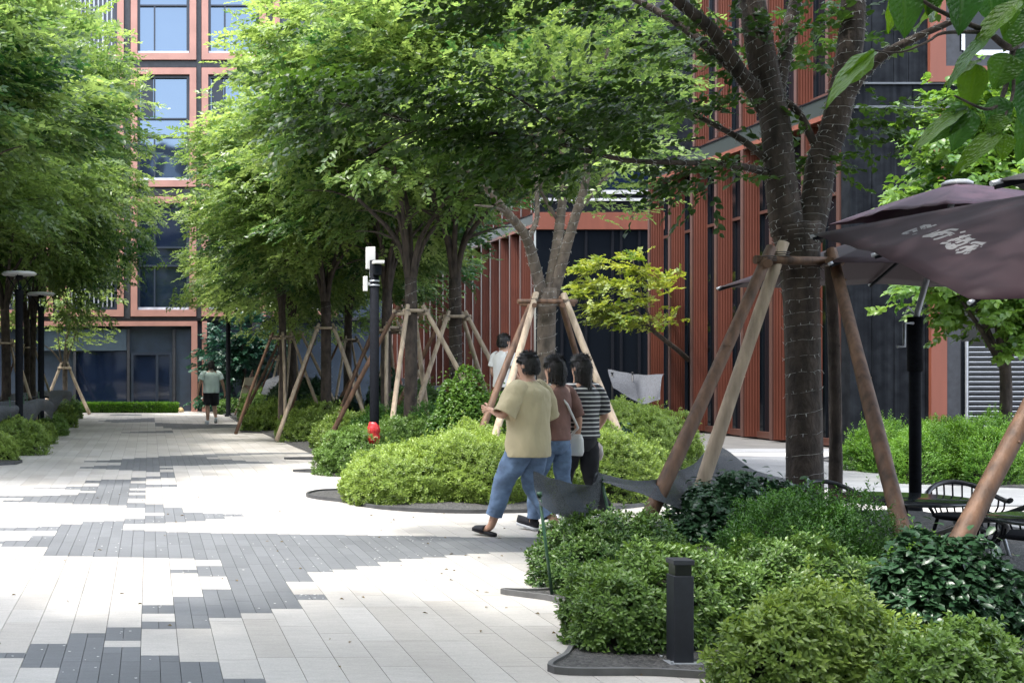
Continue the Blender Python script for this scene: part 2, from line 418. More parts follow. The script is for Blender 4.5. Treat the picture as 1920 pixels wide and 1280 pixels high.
# petals dropped on the dark stones
mb = MB()
for i in range(330):
    k = rnd.randint(-5, 12); sp = DARK.get(k, [])
    if not sp: continue
    a, b = rnd.choice(sp); y = row(rnd.uniform(a, b))
    if y > 17 or y < 5.8: continue
    x = -.048 + CWD*(k + rnd.random()); r = rnd.uniform(.004, .009); an = rnd.random()*6
    mb.add([(x + math.cos(an+t)*r*(1.4 if i2 % 2 else .8), y + math.sin(an+t)*r, .0145 + .0022*(i2 % 2)) for i2, t in enumerate((0,1.05,2.1,3.14,4.2,5.2))], [(0,1,2,3,4,5)])
o = mb.build('fallen_petals', WHITE); tag(o, 'tiny white petals fallen over the dark granite inlay', 'petals', None, 'stuff')

mb = MB()
for i in range(90):
    y = rnd.uniform(6.3, 16); x = rnd.choice((rnd.uniform(2.2, 3.6), rnd.uniform(-1.5, 3.2))); r = rnd.uniform(.014, .026); an = rnd.random()*6.3
    c, s_ = math.cos(an), math.sin(an)
    mb.add([(x - c*r, y - s_*r, .016), (x + s_*r*.4, y - c*r*.4, .016 + rnd.uniform(.004, .012)), (x + c*r, y + s_*r, .017), (x - s_*r*.4, y + c*r*.4, .016 + rnd.uniform(.002, .01))], [(0, 1, 2), (0, 2, 3)])
o = mb.build('fallen_leaves', solid('dry_leaf', (.16, .11, .035), .8, var=.5, scale=3)); tag(o, 'a few dry leaves blown over the pale paving', 'leaves', None, 'stuff')

# ------------------------------------------------------------------ planting beds
GRAVEL, n, l, p = newmat('dark_gravel')
tc = n.new('ShaderNodeTexCoord'); vo = n.new('ShaderNodeTexVoronoi'); vo.inputs['Scale'].default_value = 55; l.new(tc.outputs['Object'], vo.inputs[0])
rp = n.new('ShaderNodeValToRGB'); rp.color_ramp.elements[0].color = (.016, .017, .018, 1); rp.color_ramp.elements[1].color = (.095, .092, .088, 1); l.new(vo.outputs['Color'], rp.inputs[0])
l.new(rp.outputs[0], p.inputs['Base Color']); p.inputs['Roughness'].default_value = .75
b = n.new('ShaderNodeBump'); b.inputs['Strength'].default_value = .9; b.inputs['Distance'].default_value = .012; b.invert = True; l.new(vo.outputs['Distance'], b.inputs['Height']); l.new(b.outputs[0], p.inputs['Normal'])

BEDS = []
def smooth_loop(pts, n=5):
    out = []; m = len(pts)
    for i in range(m):
        a, b, c, d = pts[i-1], pts[i], pts[(i+1) % m], pts[(i+2) % m]
        for s in range(n):
            t = s / n
            out.append(tuple(.5*((2*b[j]) + (c[j]-a[j])*t + (2*a[j]-5*b[j]+4*c[j]-d[j])*t*t + (3*b[j]-a[j]-3*c[j]+d[j])*t**3) for j in (0, 1)))
    return out
def dist_poly(x, y, P):
    best = 1e9
    for i in range(len(P)):
        ax, ay = P[i-1]; bx, by = P[i]; dx, dy = bx-ax, by-ay
        t = max(0, min(1, ((x-ax)*dx + (y-ay)*dy) / (dx*dx + dy*dy + 1e-9)))
        best = min(best, math.hypot(x-ax-t*dx, y-ay-t*dy))
    return best
def bed(pts, label, hmax=.0, fall=1.6, z0=.035, smooth=True, step=.5, ke=EDGE, kh=.055):
    P = smooth_loop(pts) if smooth else pts
    A = sum(P[i-1][0]*P[i][1] - P[i][0]*P[i-1][1] for i in range(len(P)))
    if A < 0: P = P[::-1]
    xs = [p[0] for p in P]; ys = [p[1] for p in P]
    V = [Vector(p) for p in P]; nb = len(P)
    if hmax > 0:
        x = min(xs) + step/2
        while x < max(xs):
            y = min(ys) + step/2
            while y < max(ys):
                if inpoly(x, y, P) and dist_poly(x, y, P) > step*.5: V.append(Vector((x + rnd.uniform(-.1,.1)*step, y + rnd.uniform(-.1,.1)*step)))
                y += step
            x += step
    vo_, _, fo, _, _, _ = delaunay_2d_cdt(V, [], [list(range(nb))], 1, 1e-6)
    vs = []
    for v in vo_:
        d = dist_poly(v.x, v.y, P); s = min(1, d/fall); s = s*s*(3-2*s)
        vs.append((v.x, v.y, z0 + hmax*s))
    me = bpy.data.meshes.new('planting_bed'); me.from_pydata(vs, [], [list(f) for f in fo]); me.update()
    if len(me.polygons) and me.polygons[0].normal.z < 0: me.flip_normals()
    o = struct('planting_bed', me, GRAVEL, label, 'planting bed')
    kb = MB(); m = len(P); ring = []
    for i in range(m):
        a = Vector(P[i-1]); c = Vector(P[(i+1) % m]); t = (c - a); t = t.normalized() if t.length > 1e-6 else Vector((1, 0)); nn = Vector((t.y, -t.x)); q = Vector(P[i])
        ring.append((q - nn*.004, q + nn*.022))
    for i in range(m):
        (a, b_), (c, d) = ring[i], ring[(i+1) % m]
        kb.add([(a.x,a.y,-.004),(b_.x,b_.y,-.004),(b_.x,b_.y,kh),(a.x,a.y,kh),(c.x,c.y,-.004),(d.x,d.y,-.004),(d.x,d.y,kh),(c.x,c.y,kh)], [(1,5,6,2),(3,2,6,7),(0,3,7,4)])
    kb.build('edging', ke, o)
    BEDS.append((P, hmax, fall, z0))
    return o
def bed_z(x, y):
    for P, hm, fall, z0 in BEDS:
        if inpoly(x, y, P):
            d = dist_poly(x, y, P); s = min(1, d/fall); s = s*s*(3-2*s); return z0 + hm*s
    return .012
def g2(px, py): v = G(px, py); return (v.x, v.y)

# near bed in two pointed lobes
bed([g2(1043,1266), g2(1065,1240), g2(1110,1212), (3.3,7.55), (3.75,7.9), (4.6,7.8), (6.5,7.3), (8.6,6.0), (8.6,4.4), (5.2,4.7), (3.6,6.3), g2(1391,1279), g2(1220,1269)],
    'gravelled near bed with steel edging and a bollard light at its rounded tip', .10, 1.2, kh=.05, ke=STONE_EDGE)
bed([g2(944,1116), g2(1010,1116), (3.20,9.15), (3.5,9.9), (4.0,11.2), (4.9,12.6), (6.2,13.3), (8.0,12.9), (8.4,10.6), (7.4,10.0), (5.6,9.3), (4.9,8.6), (4.3,8.25), g2(1112,1143), g2(1030,1128)],
    'pointed bed behind the near bed, with a green netting stake at its tip', .22, 1.2, kh=.05, ke=STONE_EDGE)
# long bed with the tree row
bed([g2(577,932), g2(600,925), g2(660,921), (2.9,17.6), (3.05,20), (3.0,23), (2.9,26), (2.8,29), (2.7,33), (2.6,37), (2.6,41), (2.7,44.5), (5,46), (9,46), (11,40), (11.2,32), (10.9,27.4), (10.2,24), (8.9,20.5), (7.4,17.2), (5.9,14.9), g2(1130,958), g2(920,964), g2(800,962), g2(705,955), g2(650,944), g2(600,938)],
    'long mounded bed under the tree row on the sunny side of the street', .30, 2.2, step=.9)
for i, (tip, y, ln, wd) in enumerate([(552,885.5,1.3,.42), (535,862,1.5,.36), (520,824,1.6,.9), (553,828,.9,.9), (452,811,1.4,1.1), (412,775.5,1.6,1.7)]):
    c = G(tip, y); x0 = c.x
    bed([(x0, c.y), (x0+ln*.35, c.y+wd*.42), (x0+ln, c.y+wd*.5), (x0+ln+.4, c.y), (x0+ln, c.y-wd*.5), (x0+ln*.35, c.y-wd*.42)],
        ['slim gravel tongue of bed between two azalea mounds, nearest of the slim tongues', 'gravel tongue left of the dark green azalea by the camera pole', 'flat gravel tongue beneath the round azalea left of the camera pole',
         'short gravel tongue tucked under the far round azalea mounds', 'gravel tongue lying in shadow under the large clipped azalea', 'farthest gravel tongue beside the walking man in the pale polo'][i], 0, z0=.03, kh=.045)
# left bed with scalloped tips
bed([(-2.62,20.5), (-2.52,22.6), (-2.35,23.1), (-2.62,23.8), (-2.5,25.6), (-2.25,26.2), (-2.6,27), (-2.6,28.4), (-2.3,29.2), (-2.65,30), (-2.6,32), (-2.35,33), (-2.7,34), (-2.7,36.5), (-2.45,37.6), (-2.8,38.6), (-2.8,43), (-4.5,44.6), (-9,44.5), (-9,20.5)],
    'long bed on the shaded side of the street, edge in small scallops', .22, 1.6, step=.9)
bed([(10.6,17.0), (11.8,16.2), (20,15.9), (20,24.0), (13.4,24.0), (11.3,21.6)], 'gravelled bed of bright green hedging beside the dark stone end wall', .08, .8, step=.8, smooth=False)

# ------------------------------------------------------------------ buildings
def winglass(name, col, metal, rough, wav=.0):
    m, n, l, p = newmat(name)
    p.inputs['Base Color'].default_value = (*col, 1); p.inputs['Metallic'].default_value = metal; p.inputs['Roughness'].default_value = rough
    p.inputs['Specular IOR Level'].default_value = .6
    if wav:
        tc = n.new('ShaderNodeTexCoord'); no = n.new('ShaderNodeTexNoise'); no.inputs['Scale'].default_value = .9; no.inputs['Detail'].default_value = 1; l.new(tc.outputs['Object'], no.inputs[0])
        b = n.new('ShaderNodeBump'); b.inputs['Strength'].default_value = wav; b.inputs['Distance'].default_value = .02; l.new(no.outputs['Fac'], b.inputs['Height']); l.new(b.outputs[0], p.inputs['Normal'])
    return m
GLASS_B = winglass('blue_mirror_glass', (.11, .148, .20), .85, .03, .35)
GLASS_N = winglass('navy_glass', (.007, .013, .030), .0, .04, .2)
GLASS_D = winglass('dark_glass', (.006, .008, .011), .0, .08, .15)
GLASS_D.node_tree.nodes['Principled BSDF'].inputs['Specular IOR Level'].default_value = .3
BLIND = solid('pale_blind', (.42, .47, .52), .8, var=.05, scale=1)
FRAME_D = solid('dark_blue_frame', (.018, .026, .042), .4, var=.1)

def ring(mb, x0, x1, z0, z1, y0, y1, wd, slope=0):
    """rectangular frame in a wall facing -Y; its inner lip sits back by slope"""
    for (a, b, c, d) in ((x0, x1, z1-wd, z1), (x0, x1, z0, z0+wd), (x0, x0+wd, z0+wd, z1-wd), (x1-wd, x1, z0+wd, z1-wd)):
        mb.box((a, y0, c), (b, y1, d))
YF = 46.2; S = 2400/YF
def fx(px): return (px - CX)/S
def fz(py): return H - (py - CY)/S
far = empty('office_building', (fx(300), YF, 0), 'dark blue office block with pink framed windows closing the street', 'building')
def fpart(name, mb, mat, parent=None):
    o = mb.build(name, mat); o.parent = parent or far
    o.matrix_parent_inverse = Matrix.Translation(-far.location) if parent is None else Matrix.Identity(4)
    return o
mb = MB(); mb.box((-9.5, YF+.32, 0), (8.6, YF+12, 24)); 
fpart('wall', mb, STONE_B)
mb = MB()                                   # piers, floor bands
for a, b in ((fx(233), fx(244)), (fx(369), fx(377)), (fx(500), fx(511)), (fx(100), fx(111))): mb.box((a, YF+.06, 3.38), (b, YF+.32, 24))
for a, b in ((113, 125), (352, 366), (594, 600)): mb.box((-9.5, YF+.09, fz(b)), (8.5, YF+.318, fz(a)))
fpart('cladding', mb, STONE_D)
cols = [(-22, 99), (112, 232), (245, 368), (378, 499), (512, 632)]; rows = [(-130, 112), (127, 350), (368, 593)]
for ci, (c0, c1) in enumerate(cols):
    for ri, (r0, r1) in enumerate(rows):
        x0, x1, z0, z1 = fx(c0), fx(c1), fz(r1), fz(r0)
        mb = MB(); ring(mb, x0, x1, z0, z1, YF, YF+.316, .24)
        wf = fpart('window', mb, TERRA_P)
        a, b = x0+.243, x1-.243; c, d = z0+.243, z1-.243
        mb = MB(); ring(mb, a, b, c, d, YF+.14, YF+.314, .10)
        mid = (c+d)/2; u = (d-c)
        for zz in (mid - .33, mid + .33): mb.box((a+.10, YF+.16, zz-.03), (b-.10, YF+.30, zz+.03))
        lx = a + (b-a)*.33
        for z_a, z_b in ((c+.10, mid-.36), (mid+.36, d-.10)): mb.box((lx-.03, YF+.17, z_a), (lx+.03, YF+.30, z_b))
        fpart('mullion', mb, FRAME_D, wf)
        mb = MB(); mb.box((a+.10, YF+.255, c+.10), (b-.10, YF+.27, d-.10)); fpart('pane', mb, GLASS_B if ci in (2, 3) and ri < 2 else GLASS_N, wf)
        if ci < 2:                          # louvred bay
            mb = MB()
            k = a + .16
            while k < b - .1: mb.box((k, YF+.15, c+.10), (k+.05, YF+.25, d-.10)); k += .16
            fpart('louvre', mb, METAL_G, wf)
        else:
            mb = MB(); mb.box((a+.02, YF+.10, c+.003), (b-.02, YF+.139, c+.09)); fpart('sill', mb, solid('pale_sill', (.45, .50, .56), .4), wf)
            if ri < 2:
                mb = MB(); mb.box((a+.12, YF+.275, mid+.4), (lx-.04, YF+.28, d-.12)); 
                mb2 = MB(); mb2.box((a+.13, YF+.235, mid+.40), (lx-.05, YF+.25, d-.13)); fpart('opening_sash', mb2, FRAME_D, wf)
# ground floor
mb = MB(); mb.box((-9.5, YF-.02, fz(611)), (fx(370), YF+.30, fz(602))); mb.box((fx(359), YF-.02, 0), (fx(370), YF+.30, fz(611)-.002)); mb.box((fx(379), YF-.02, 0), (fx(388), YF+.3, fz(602)))
fpart('portal_frame', mb, TERRA_P)
mb = MB(); mb.box((fx(70), YF+.14, fz(657)), (fx(237), YF+.315, fz(617))); fpart('sign_fascia', mb, solid('grey_blue_fascia', (.050, .075, .100), .5, var=.1))
mb = MB(); mb.box((fx(142), YF+.25, .05), (fx(237), YF+.29, fz(659))); fpart('shop_window', mb, GLASS_N)
mb = MB(); ring(mb, fx(245), fx(323), 0.0, fz(660), YF+.15, YF+.31, .10); mb.box((fx(292), YF+.15, .1), (fx(297), YF+.3, fz(660)-.1)); 
dr = fpart('door', mb, FRAME_D)
mb = MB(); mb.box((fx(247), YF+.24, .1), (fx(321), YF+.26, fz(661)-.1)); fpart('pane', mb, GLASS_N, dr)
mb = MB(); mb.box((fx(137), YF+.12, 0), (fx(142), YF+.31, fz(659))); mb.box((fx(238), YF+.12, 0), (fx(243), YF+.31, fz(617))); mb.box((fx(323)+.01, YF+.12, 0), (fx(329), YF+.31, fz(617))); fpart('pillar', mb, STONE_D)
mb = MB(); mb.box((fx(330), YF+.20, 0), (fx(358), YF+.312, fz(617))); fpart('wall_panel', mb, STONE_B); mb = MB(); mb.box((fx(473), YF-.15, 0), (fx(490), YF+.30, fz(600)-.1)); fpart('pillar', mb, STONE_D)

# opposite block behind the viewer: only its mirror image shows in the windows
op = MB(); op.box((-30, -44, 0), (34, -40, 25)); ob = op.build('opposite_building', STONE_B)
tag(ob, 'long dark block across the square, mirrored in the blue windows', 'building')
op = MB()
for i in range(12):
    for j in range(5): op.box((-28 + i*4.8, -40.0, 1.5 + j*4.6), (-25.4 + i*4.8, -39.9, 4.9 + j*4.6))
op.build('window', BLIND, ob)

# unseen block added beyond the left bed to cut sky light on the street
op = MB(); op.box((-24, -38, 0), (-11.5, 44, 9.6)); ob = op.build('side_building', STONE_B)
tag(ob, 'long unseen dark block added along the left side of the street as shade', 'building')
op = MB()
for i in range(16):
    for j in range(2): op.box((-11.48, -36 + i*4.9, .8 + j*4.7), (-11.40, -33.2 + i*4.9, 4.4 + j*4.7))
op.build('window', GLASS_N, ob)

# terracotta building on the right
D0 = 13.3; SPC = 1.337
def finmat():
    m, n, l, p = newmat('ribbed_terracotta')
    tc = n.new('ShaderNodeTexCoord'); wv = n.new('ShaderNodeTexWave'); wv.wave_type = 'BANDS'; wv.bands_direction = 'X'; wv.inputs['Scale'].default_value = 5.0; wv.inputs['Distortion'].default_value = .0
    l.new(tc.outputs['Object'], wv.inputs[0])
    no = n.new('ShaderNodeTexNoise'); no.inputs['Scale'].default_value = 1.2; l.new(tc.outputs['Object'], no.inputs[0])
    rp = n.new('ShaderNodeValToRGB'); rp.color_ramp.elements[0].color = (.085, .022, .012, 1); rp.color_ramp.elements[1].color = (.150, .040, .021, 1); l.new(no.outputs['Fac'], rp.inputs[0]); l.new(rp.outputs[0], p.inputs['Base Color'])
    b = n.new('ShaderNodeBump'); b.inputs['Strength'].default_value = .33; b.inputs['Distance'].default_value = .02; l.new(wv.outputs['Fac'], b.inputs['Height']); l.new(b.outputs[0], p.inputs['Normal'])
    p.inputs['Roughness'].default_value = .55
    return m
FIN = finmat()
FIN_EDGE = solid('fin_edge', (.075, .034, .026), .45, var=.1)
GREEN_GL = winglass('green_guard_glass', (.012, .020, .017), .0, .5)
def fin_building(name, label, y_near, y_far, n1, floors, endwall=None):
    b = empty(name, (D0, y_near, 0), label, 'building')
    def part(nm, mb, mat, parent=None):
        o = mb.build(nm, mat); o.parent = parent or b
        if parent is None: o.matrix_parent_inverse = Matrix.Translation(-b.location)
        return o
    mb = MB(); mb.box((D0+.62, y_near+.4, 0), (D0+13, y_far, 6.6)); mb.box((D0+1.9, y_near+.4, 6.602), (D0+13, y_far, 14.5)); part('wall', mb, solid('dark_interior', (.02, .021, .024), .8))
    for (X, za, zb, tr) in floors:
        mb = MB(); mb.box((X+.42, y_near+.3, za), (X+.45, y_far-.02, zb-.1)); part('glazing', mb, GLASS_D)
        mb = MB(); mb.box((X+.36, y_near+.2, tr-.035), (X+.419, y_far-.02, tr+.035)); mb.box((X+.30, y_near+.2, za), (X+.419, y_far-.02, za+.14))
        y = y_far - .75
        while y > y_near + .3: mb.box((X+.37, y-.03, za+.142), (X+.418, y+.03, tr-.037)); y -= SPC
        part('transom', mb, FIN_EDGE)
        mb = MB(); mb.box((X-.02, y_near, zb-.10), (X+.48, y_far, zb)); part('fascia', mb, TERRA)
        y = y_far
        for i in range(n1):
            if y - .07 < y_near: break
            mb = MB(); mb.box((X+.012, y-.10, za+.02), (X+.36, y, zb-.102)); mb.mi = 1; mb.box((X-.02, y-.11, za+.02), (X+.010, y+.01, zb-.102))
            part('fin', mb, [FIN, FIN_EDGE]); y -= SPC
    zt = floors[0][2]
    mb = MB(); mb.box((D0+.30, y_near+.1, zt+.004), (D0+.34, y_far, zt+.45)); part('guard_glass', mb, GREEN_GL)
    mb = MB(); mb.box((D0+.28, y_near+.1, zt+.452), (D0+.36, y_far, zt+.48)); part('guard_rail', mb, BLACKM)
    return b, part
FL1 = (D0, .03, 6.57, 5.05); FL2 = (D0+1.2, 7.45, 14.0, 11.5)
nearb, npart = fin_building('terracotta_building', 'near terracotta finned building with dark glass and a dark stone end wall', 24.32, 34.1, 8, [FL1, FL2])
# dark stone end wall facing the viewer at Y = 24.3
YE = 24.3; SE = 2400/YE
def ex(px): return (px - CX)/SE
def ez(py): return H - (py - CY)/SE
CLAD, n, l, p = newmat('dark_seamed_stone')
tc = n.new('ShaderNodeTexCoord'); no = n.new('ShaderNodeTexNoise'); no.inputs['Scale'].default_value = 5; no.inputs['Detail'].default_value = 8; l.new(tc.outputs['Object'], no.inputs[0])
mp = n.new('ShaderNodeMapping'); mp.inputs['Scale'].default_value = (9, 1, .12); l.new(tc.outputs['Object'], mp.inputs[0]); no2 = n.new('ShaderNodeTexNoise'); no2.inputs['Scale'].default_value = 1.5; no2.inputs['Detail'].default_value = 6; l.new(mp.outputs[0], no2.inputs[0])
mx = n.new('ShaderNodeMath'); mx.operation = 'MULTIPLY'; l.new(no.outputs['Fac'], mx.inputs[0]); l.new(no2.outputs['Fac'], mx.inputs[1])
rp = n.new('ShaderNodeValToRGB'); rp.color_ramp.elements[0].position = .12; rp.color_ramp.elements[1].position = .42; rp.color_ramp.elements[0].color = (.004, .005, .007, 1); rp.color_ramp.elements[1].color = (.018, .021, .025, 1); l.new(mx.outputs[0], rp.inputs[0]); l.new(rp.outputs[0], p.inputs['Base Color']); p.inputs['Roughness'].default_value = .75; p.inputs['Specular IOR Level'].default_value = .08
mb = MB(); rr = random.Random(3)
for (za, zb) in ((.0, 6.50), (6.56, 6.96), (7.0, 14.2)):
    x = ex(1594)
    while x < 24:
        wd = rr.choice((.28, .42, .42, .6)) if za != 6.56 else 1.2
        mb.box((x+.006, YE + rr.uniform(0, .02), za), (min(x+wd, 24)-.006, YE+.38, zb)); x += wd
npart('end_wall', mb, CLAD)
mb = MB(); mb.box((ex(1590), YE-.03, 6.505), (24, YE+.3, 6.555)); mb.box((ex(1590), YE-.03, 6.962), (24, YE+.3, 6.998)); npart('ledge', mb, solid('ledge_grey', (.085, .095, .105), .5))
for (x0, x1, z0, z1, low) in ((ex(1742), 18.6, .02, 6.495, 1), (ex(1740), 18.6, ez(155), 12.5, 0)):
    mb = MB(); ring(mb, x0, x1, z0, z1, YE-.07, YE+.2, .30); wf = npart('window', mb, TERRA)
    mb = MB(); mb.box((x0+.302, YE-.035, z0+.302), (x1-.302, YE+.02-.04, z1-.302)); mb.build('pane', GLASS_D, wf)
    mb = MB(); ring(mb, x0+.303, x1-.303, z0+.303, z1-.303, YE-.055, YE-.036, .26); mb.build('reveal', STONE_D, wf)
    if not low:
        mb = MB(); mb.box((x0+.64, YE-.075, z0+.50), (x1-.6, YE-.056, z0+.60)); mb.box((x0+.60, YE-.07, z0+.602), (x0+.66, YE-.056, z1-.6)); mb.build('sill', solid('white_sill', (.55, .57, .6), .4), wf)
    else:
        mb = MB(); z = ez(800)
        mb.box((ex(1808)-.03, YE-.12, z-.06), (ex(1808), YE-.076, ez(640)))
        while z < ez(650):
            q = Matrix.Translation((0, YE-.10, z)) @ Matrix.Rotation(R(-32), 4, 'X')
            mb.box((ex(1808)+.003, -.05, -.006), (x1-.05, .04, .006), q); z += .093
        mb.build('louvre', METAL_G, wf)
for px, z0, z1 in ((1392, .9, 2.4), (1352, .8, 2.3), (1452, .9, 1.7)):            # door pulls on the dark glass
    Y = 2400*(D0+.36)/(px-CX); mb = MB(); mb.tube([(D0+.33, Y, z0), (D0+.33, Y, z1)], .018, 6); mb.box((D0+.33, Y-.01, z0+.1), (D0+.42, Y+.01, z0+.13)); mb.box((D0+.33, Y-.01, z1-.13), (D0+.42, Y+.01, z1-.1)); npart('door_handle', mb, METAL_G)

farb, rpart = fin_building('terracotta_building', 'farther terracotta finned building with a shadowed recess, behind the tree row', 44.0, 78, 26, [FL1, FL2])
YR = 44.0; SR = 2400/YR
def rx(px): return (px - CX)/SR
def rz(py): return H - (py - CY)/SR
mb = MB(); mb.box((D0+.02, YR+.1, 0), (30, YR+.39, rz(430))); rpart('glazing', mb, GLASS_D)
mb = MB(); mb.box((D0-.01, YR-.02, rz(430)), (30, YR+.38, rz(398))); rpart('beam', mb, TERRA)
mb = MB(); mb.box((D0, YR+.02, rz(398)+.003), (30, YR+.37, 13.8)); rpart('end_wall', mb, CLAD)
mb = MB(); mb.box((D0-.02, YR-.06, rz(377)), (30, YR+.018, rz(372))); mb.box((rx(1128), YR-.08, rz(364)), (24, YR+.018, rz(357))); rpart('ledge', mb, solid('ledge_white', (.50, .50, .50), .5))
mb = MB(); mb.box((rx(1130), YR-.005, rz(356)), (23.9, YR+.018, rz(318))); rpart('window', mb, GLASS_N)
mb = MB()
for px in (1055, 1100, 1150, 1166, 1200, 1280): mb.box((rx(px)-.04, YR+.04, 0), (rx(px)+.04, YR+.098, rz(432)))
rpart('mullion', mb, BLACKM)
# ------------------------------------------------------------------ trees in rows
def wpart(root, mb, name, mats):
    o = mb.build(name, mats) if isinstance(mb, MB) else obj(name, mb, mats)
    o.parent = root; o.matrix_parent_inverse = Matrix.Translation(-root.location); return o

crownA = proto_crown('crown', 150, 2.55, 3.0, 34, .118, .62, 12, tvar=.28)
crownB = proto_crown('crown', 150, 2.5, 2.8, 34, .118, .45, 12, tvar=.28)
crownC = proto_crown('crown', 110, 2.2, 2.6, 32, .118, .30, 12, lo=.45)
trunks = [generic_trunk(i, 2.75, .112, 2.3, 7.4, 6).build('trunk', BARK_D) for i in range(2)]
for t in trunks: t.data.materials.clear(); t.data.materials.append(BARK_D)
tproto = [t.data for t in trunks]
for t in trunks: bpy.data.objects.remove(t)
def row_tree(x, y, label, crown, mat, trunk=0, sc=1.0, zc=6.1, rz=0, th=1.0, group=None, cs=(1, 1, 1)):
    t = empty('tree', (x, y, bed_z(x, y)), label, 'tree', group, rz)
    o = obj('trunk', tproto[trunk], [], t); o.scale = (th, th, sc)
    c = bpy.data.objects.new('crown', crown); COL.objects.link(c); c.parent = t
    if not len(crown.materials): crown.materials.append(mat)
    c.location = (0, 0, zc*sc); c.scale = Vector(cs)*sc
    if crown.materials[0] != mat:
        c.material_slots[0].link = 'OBJECT'; c.material_slots[0].material = mat
    return t
GR = 'zelkova trees in two rows along the street'
TREES = [
 (5.35, 22.4, 'tree straight behind the camera pole gap with two dark upright stems', crownB, L_ZELK2, 0, 1.0, 6.0, .4, 1.0, (.95, .95, 1)),
 (4.35, 21.3, 'tree with dark trunk and wooden stakes just right of the camera pole', crownA, L_ZELK, 1, 1.0, 6.0, 2.2, .92, (1, 1, 1)),
 (3.75, 27.2, 'leafy tree left of the camera pole leaning its crown over the street', crownA, L_ZELK, 0, 1.0, 5.35, 4.0, 1.0, (1.0, 1.0, 1.05)),
 (5.4, 29.0, 'shaded tree of the inner row behind the camera pole', crownC, L_ZELK2, 1, 1.0, 5.2, 1.0, 1.0, (1.1, 1.1, 1.1)),
 (3.7, 33.2, 'pale green tree in the row left of the shaded inner tree', crownA, L_ZELK, 1, 1.0, 5.2, 5.4, 1.0, (1.02, 1.02, 1.15)),
 (5.6, 36.0, 'tree of the inner row half hidden before the terracotta fins', crownB, L_ZELK2, 0, 1.0, 5.0, 3.3, 1.0, (1.1, 1.1, 1.1)),
 (4.1, 39.5, 'last tree of the sunny row by the blue office block', crownB, L_ZELK, 0, 1.0, 5.0, 2.6, 1.0, (1.0, 1.0, 1.2)),
 (3.15, 30.4, 'slim tree between the bundled poles at the street edge', crownC, L_ZELK, 1, 1.0, 5.6, 4.4, .8, (.9, .9, .9)),
 (4.7, 25.3, 'slim dark tree directly behind the black camera pole', crownC, L_ZELK2, 0, 1.0, 5.8, 1.4, .9, (1, 1, 1)),
 (-3.95, 20.5, 'big dense tree on the left with its crown spilling over the lamps', crownB, L_ZELK, 0, 1.0, 6.7, .9, 1.1, (1.45, 1.25, 1.2)),
 (-4.6, 26.0, 'tree behind the two lamps with a rough grey trunk', crownA, L_ZELK, 1, 1.0, 6.2, 3.9, 1.3, (1.3, 1.2, 1.15)),
 (-3.5, 31.0, 'tree on the left standing between thin stakes behind the second lamp', crownA, L_ZELK, 0, 1.0, 6.9, 5.1, 1.0, (1.1, 1.1, 1.6)),
 (-3.6, 37.5, 'paler tree on the left reaching over the blue office windows', crownA, L_ZELK, 1, 1.0, 7.4, 2.9, .9, (1.2, 1.15, 1.75)),
 (-3.1, 34.3, 'slim bushy tree on the left filling the gap before the louvred office bay', crownB, L_ZELK, 0, 1.0, 6.2, 3.3, .7, (1.0, 1.0, 1.5)),
 (-6.6, 34.0, 'dim tree at the back of the shaded left bed', crownC, L_ZELK2, 1, 1.0, 5.2, 1.9, 1.0, (1.2, 1.2, 1.3)),
]
for (x, y, lab, cr, mt, tk, sc, zc, rz_, th, cs) in TREES:
    row_tree(x, y, lab, cr, mt, tk, sc, zc, rz_, th, GR, cs)
# shade tree left of the viewer, its crown just over the frame
t = row_tree(-2.5, 4.4, 'tree at the near left whose crown shades the foreground paving', crownB, L_ZELK2, 0, 1.0, 6.9, 2, 1, GR, (1.35, 1.2, .95))

for x, y, lab in ((5.2, -2.5, 'unseen tree added behind the viewer on the right to cut sky light'), (-3.6, -3.5, 'unseen tree added behind the viewer on the left to cut sky light'), (8.8, 3.2, 'unseen tree added right of the viewer beyond the parasols to cut sky light')):
    row_tree(x, y, lab, crownB, L_ZELK2, 1, 1.0, 6.4, x, 1, GR, (1.4, 1.4, 1.0))  # unseen trees, added to shade the ambient light around the viewer
# teal evergreen beside the office block
C = np.array([W(450 + RNG.normal(0, 32), 660 + RNG.normal(0, 38), 45 + RNG.normal(0, .4)) for _ in range(46)])
t = empty('tree', (3.3, 45.0, 0), 'dark teal evergreen against the blue office wall behind the walking man', 'tree')
mb = MB(); limb(mb, [(3.3, 45.2, 0), (3.35, 45.2, 1.5), (3.2, 45.2, 3.4)], [.09, .08, .04]); wpart(t, mb, 'trunk', BARK_D)
wpart(t, leaf_mesh('crown', [clump_sprays(C, .5, 22, (3.3, 45, 2), .3, 8, .15, .2, .2, wr=.34)]), 'crown', leafmat('evergreen_leaf', (.012, .050, .035), (.05, .14, .07), trans=.25))

# young staked tree by the far hedge
Y = 43.2
t = empty('tree', (W(127, 0, Y).x, Y, .03), 'slim young tree with pale sparse leaves and two short stakes by the clipped hedge', 'tree')
mb = MB(); limb(mb, [W(122, 790, Y), W(122, 720, Y), W(122, 690, Y), W(125, 640, Y), W(131, 580, Y), W(133, 520, Y)], [.09, .085, .085, .06, .04, .02])
for pts in ([(118, 690), (112, 660), (108, 620)], [(124, 685), (133, 650), (148, 615)], [(120, 688), (100, 660), (80, 645)], [(126, 670), (140, 630), (143, 590)]):
    limb(mb, [W(a, b, Y) for a, b in pts], [.04, .03, .012], 6)
wpart(t, mb, 'trunk', BARK)
C = np.array([W(125 + RNG.normal(0, 42), 625 + RNG.uniform(-75, 30), Y + RNG.normal(0, .5)) for _ in range(26)] + [W(RNG.uniform(95, 190), RNG.uniform(470, 560), Y + RNG.normal(0, .6)) for _ in range(22)])
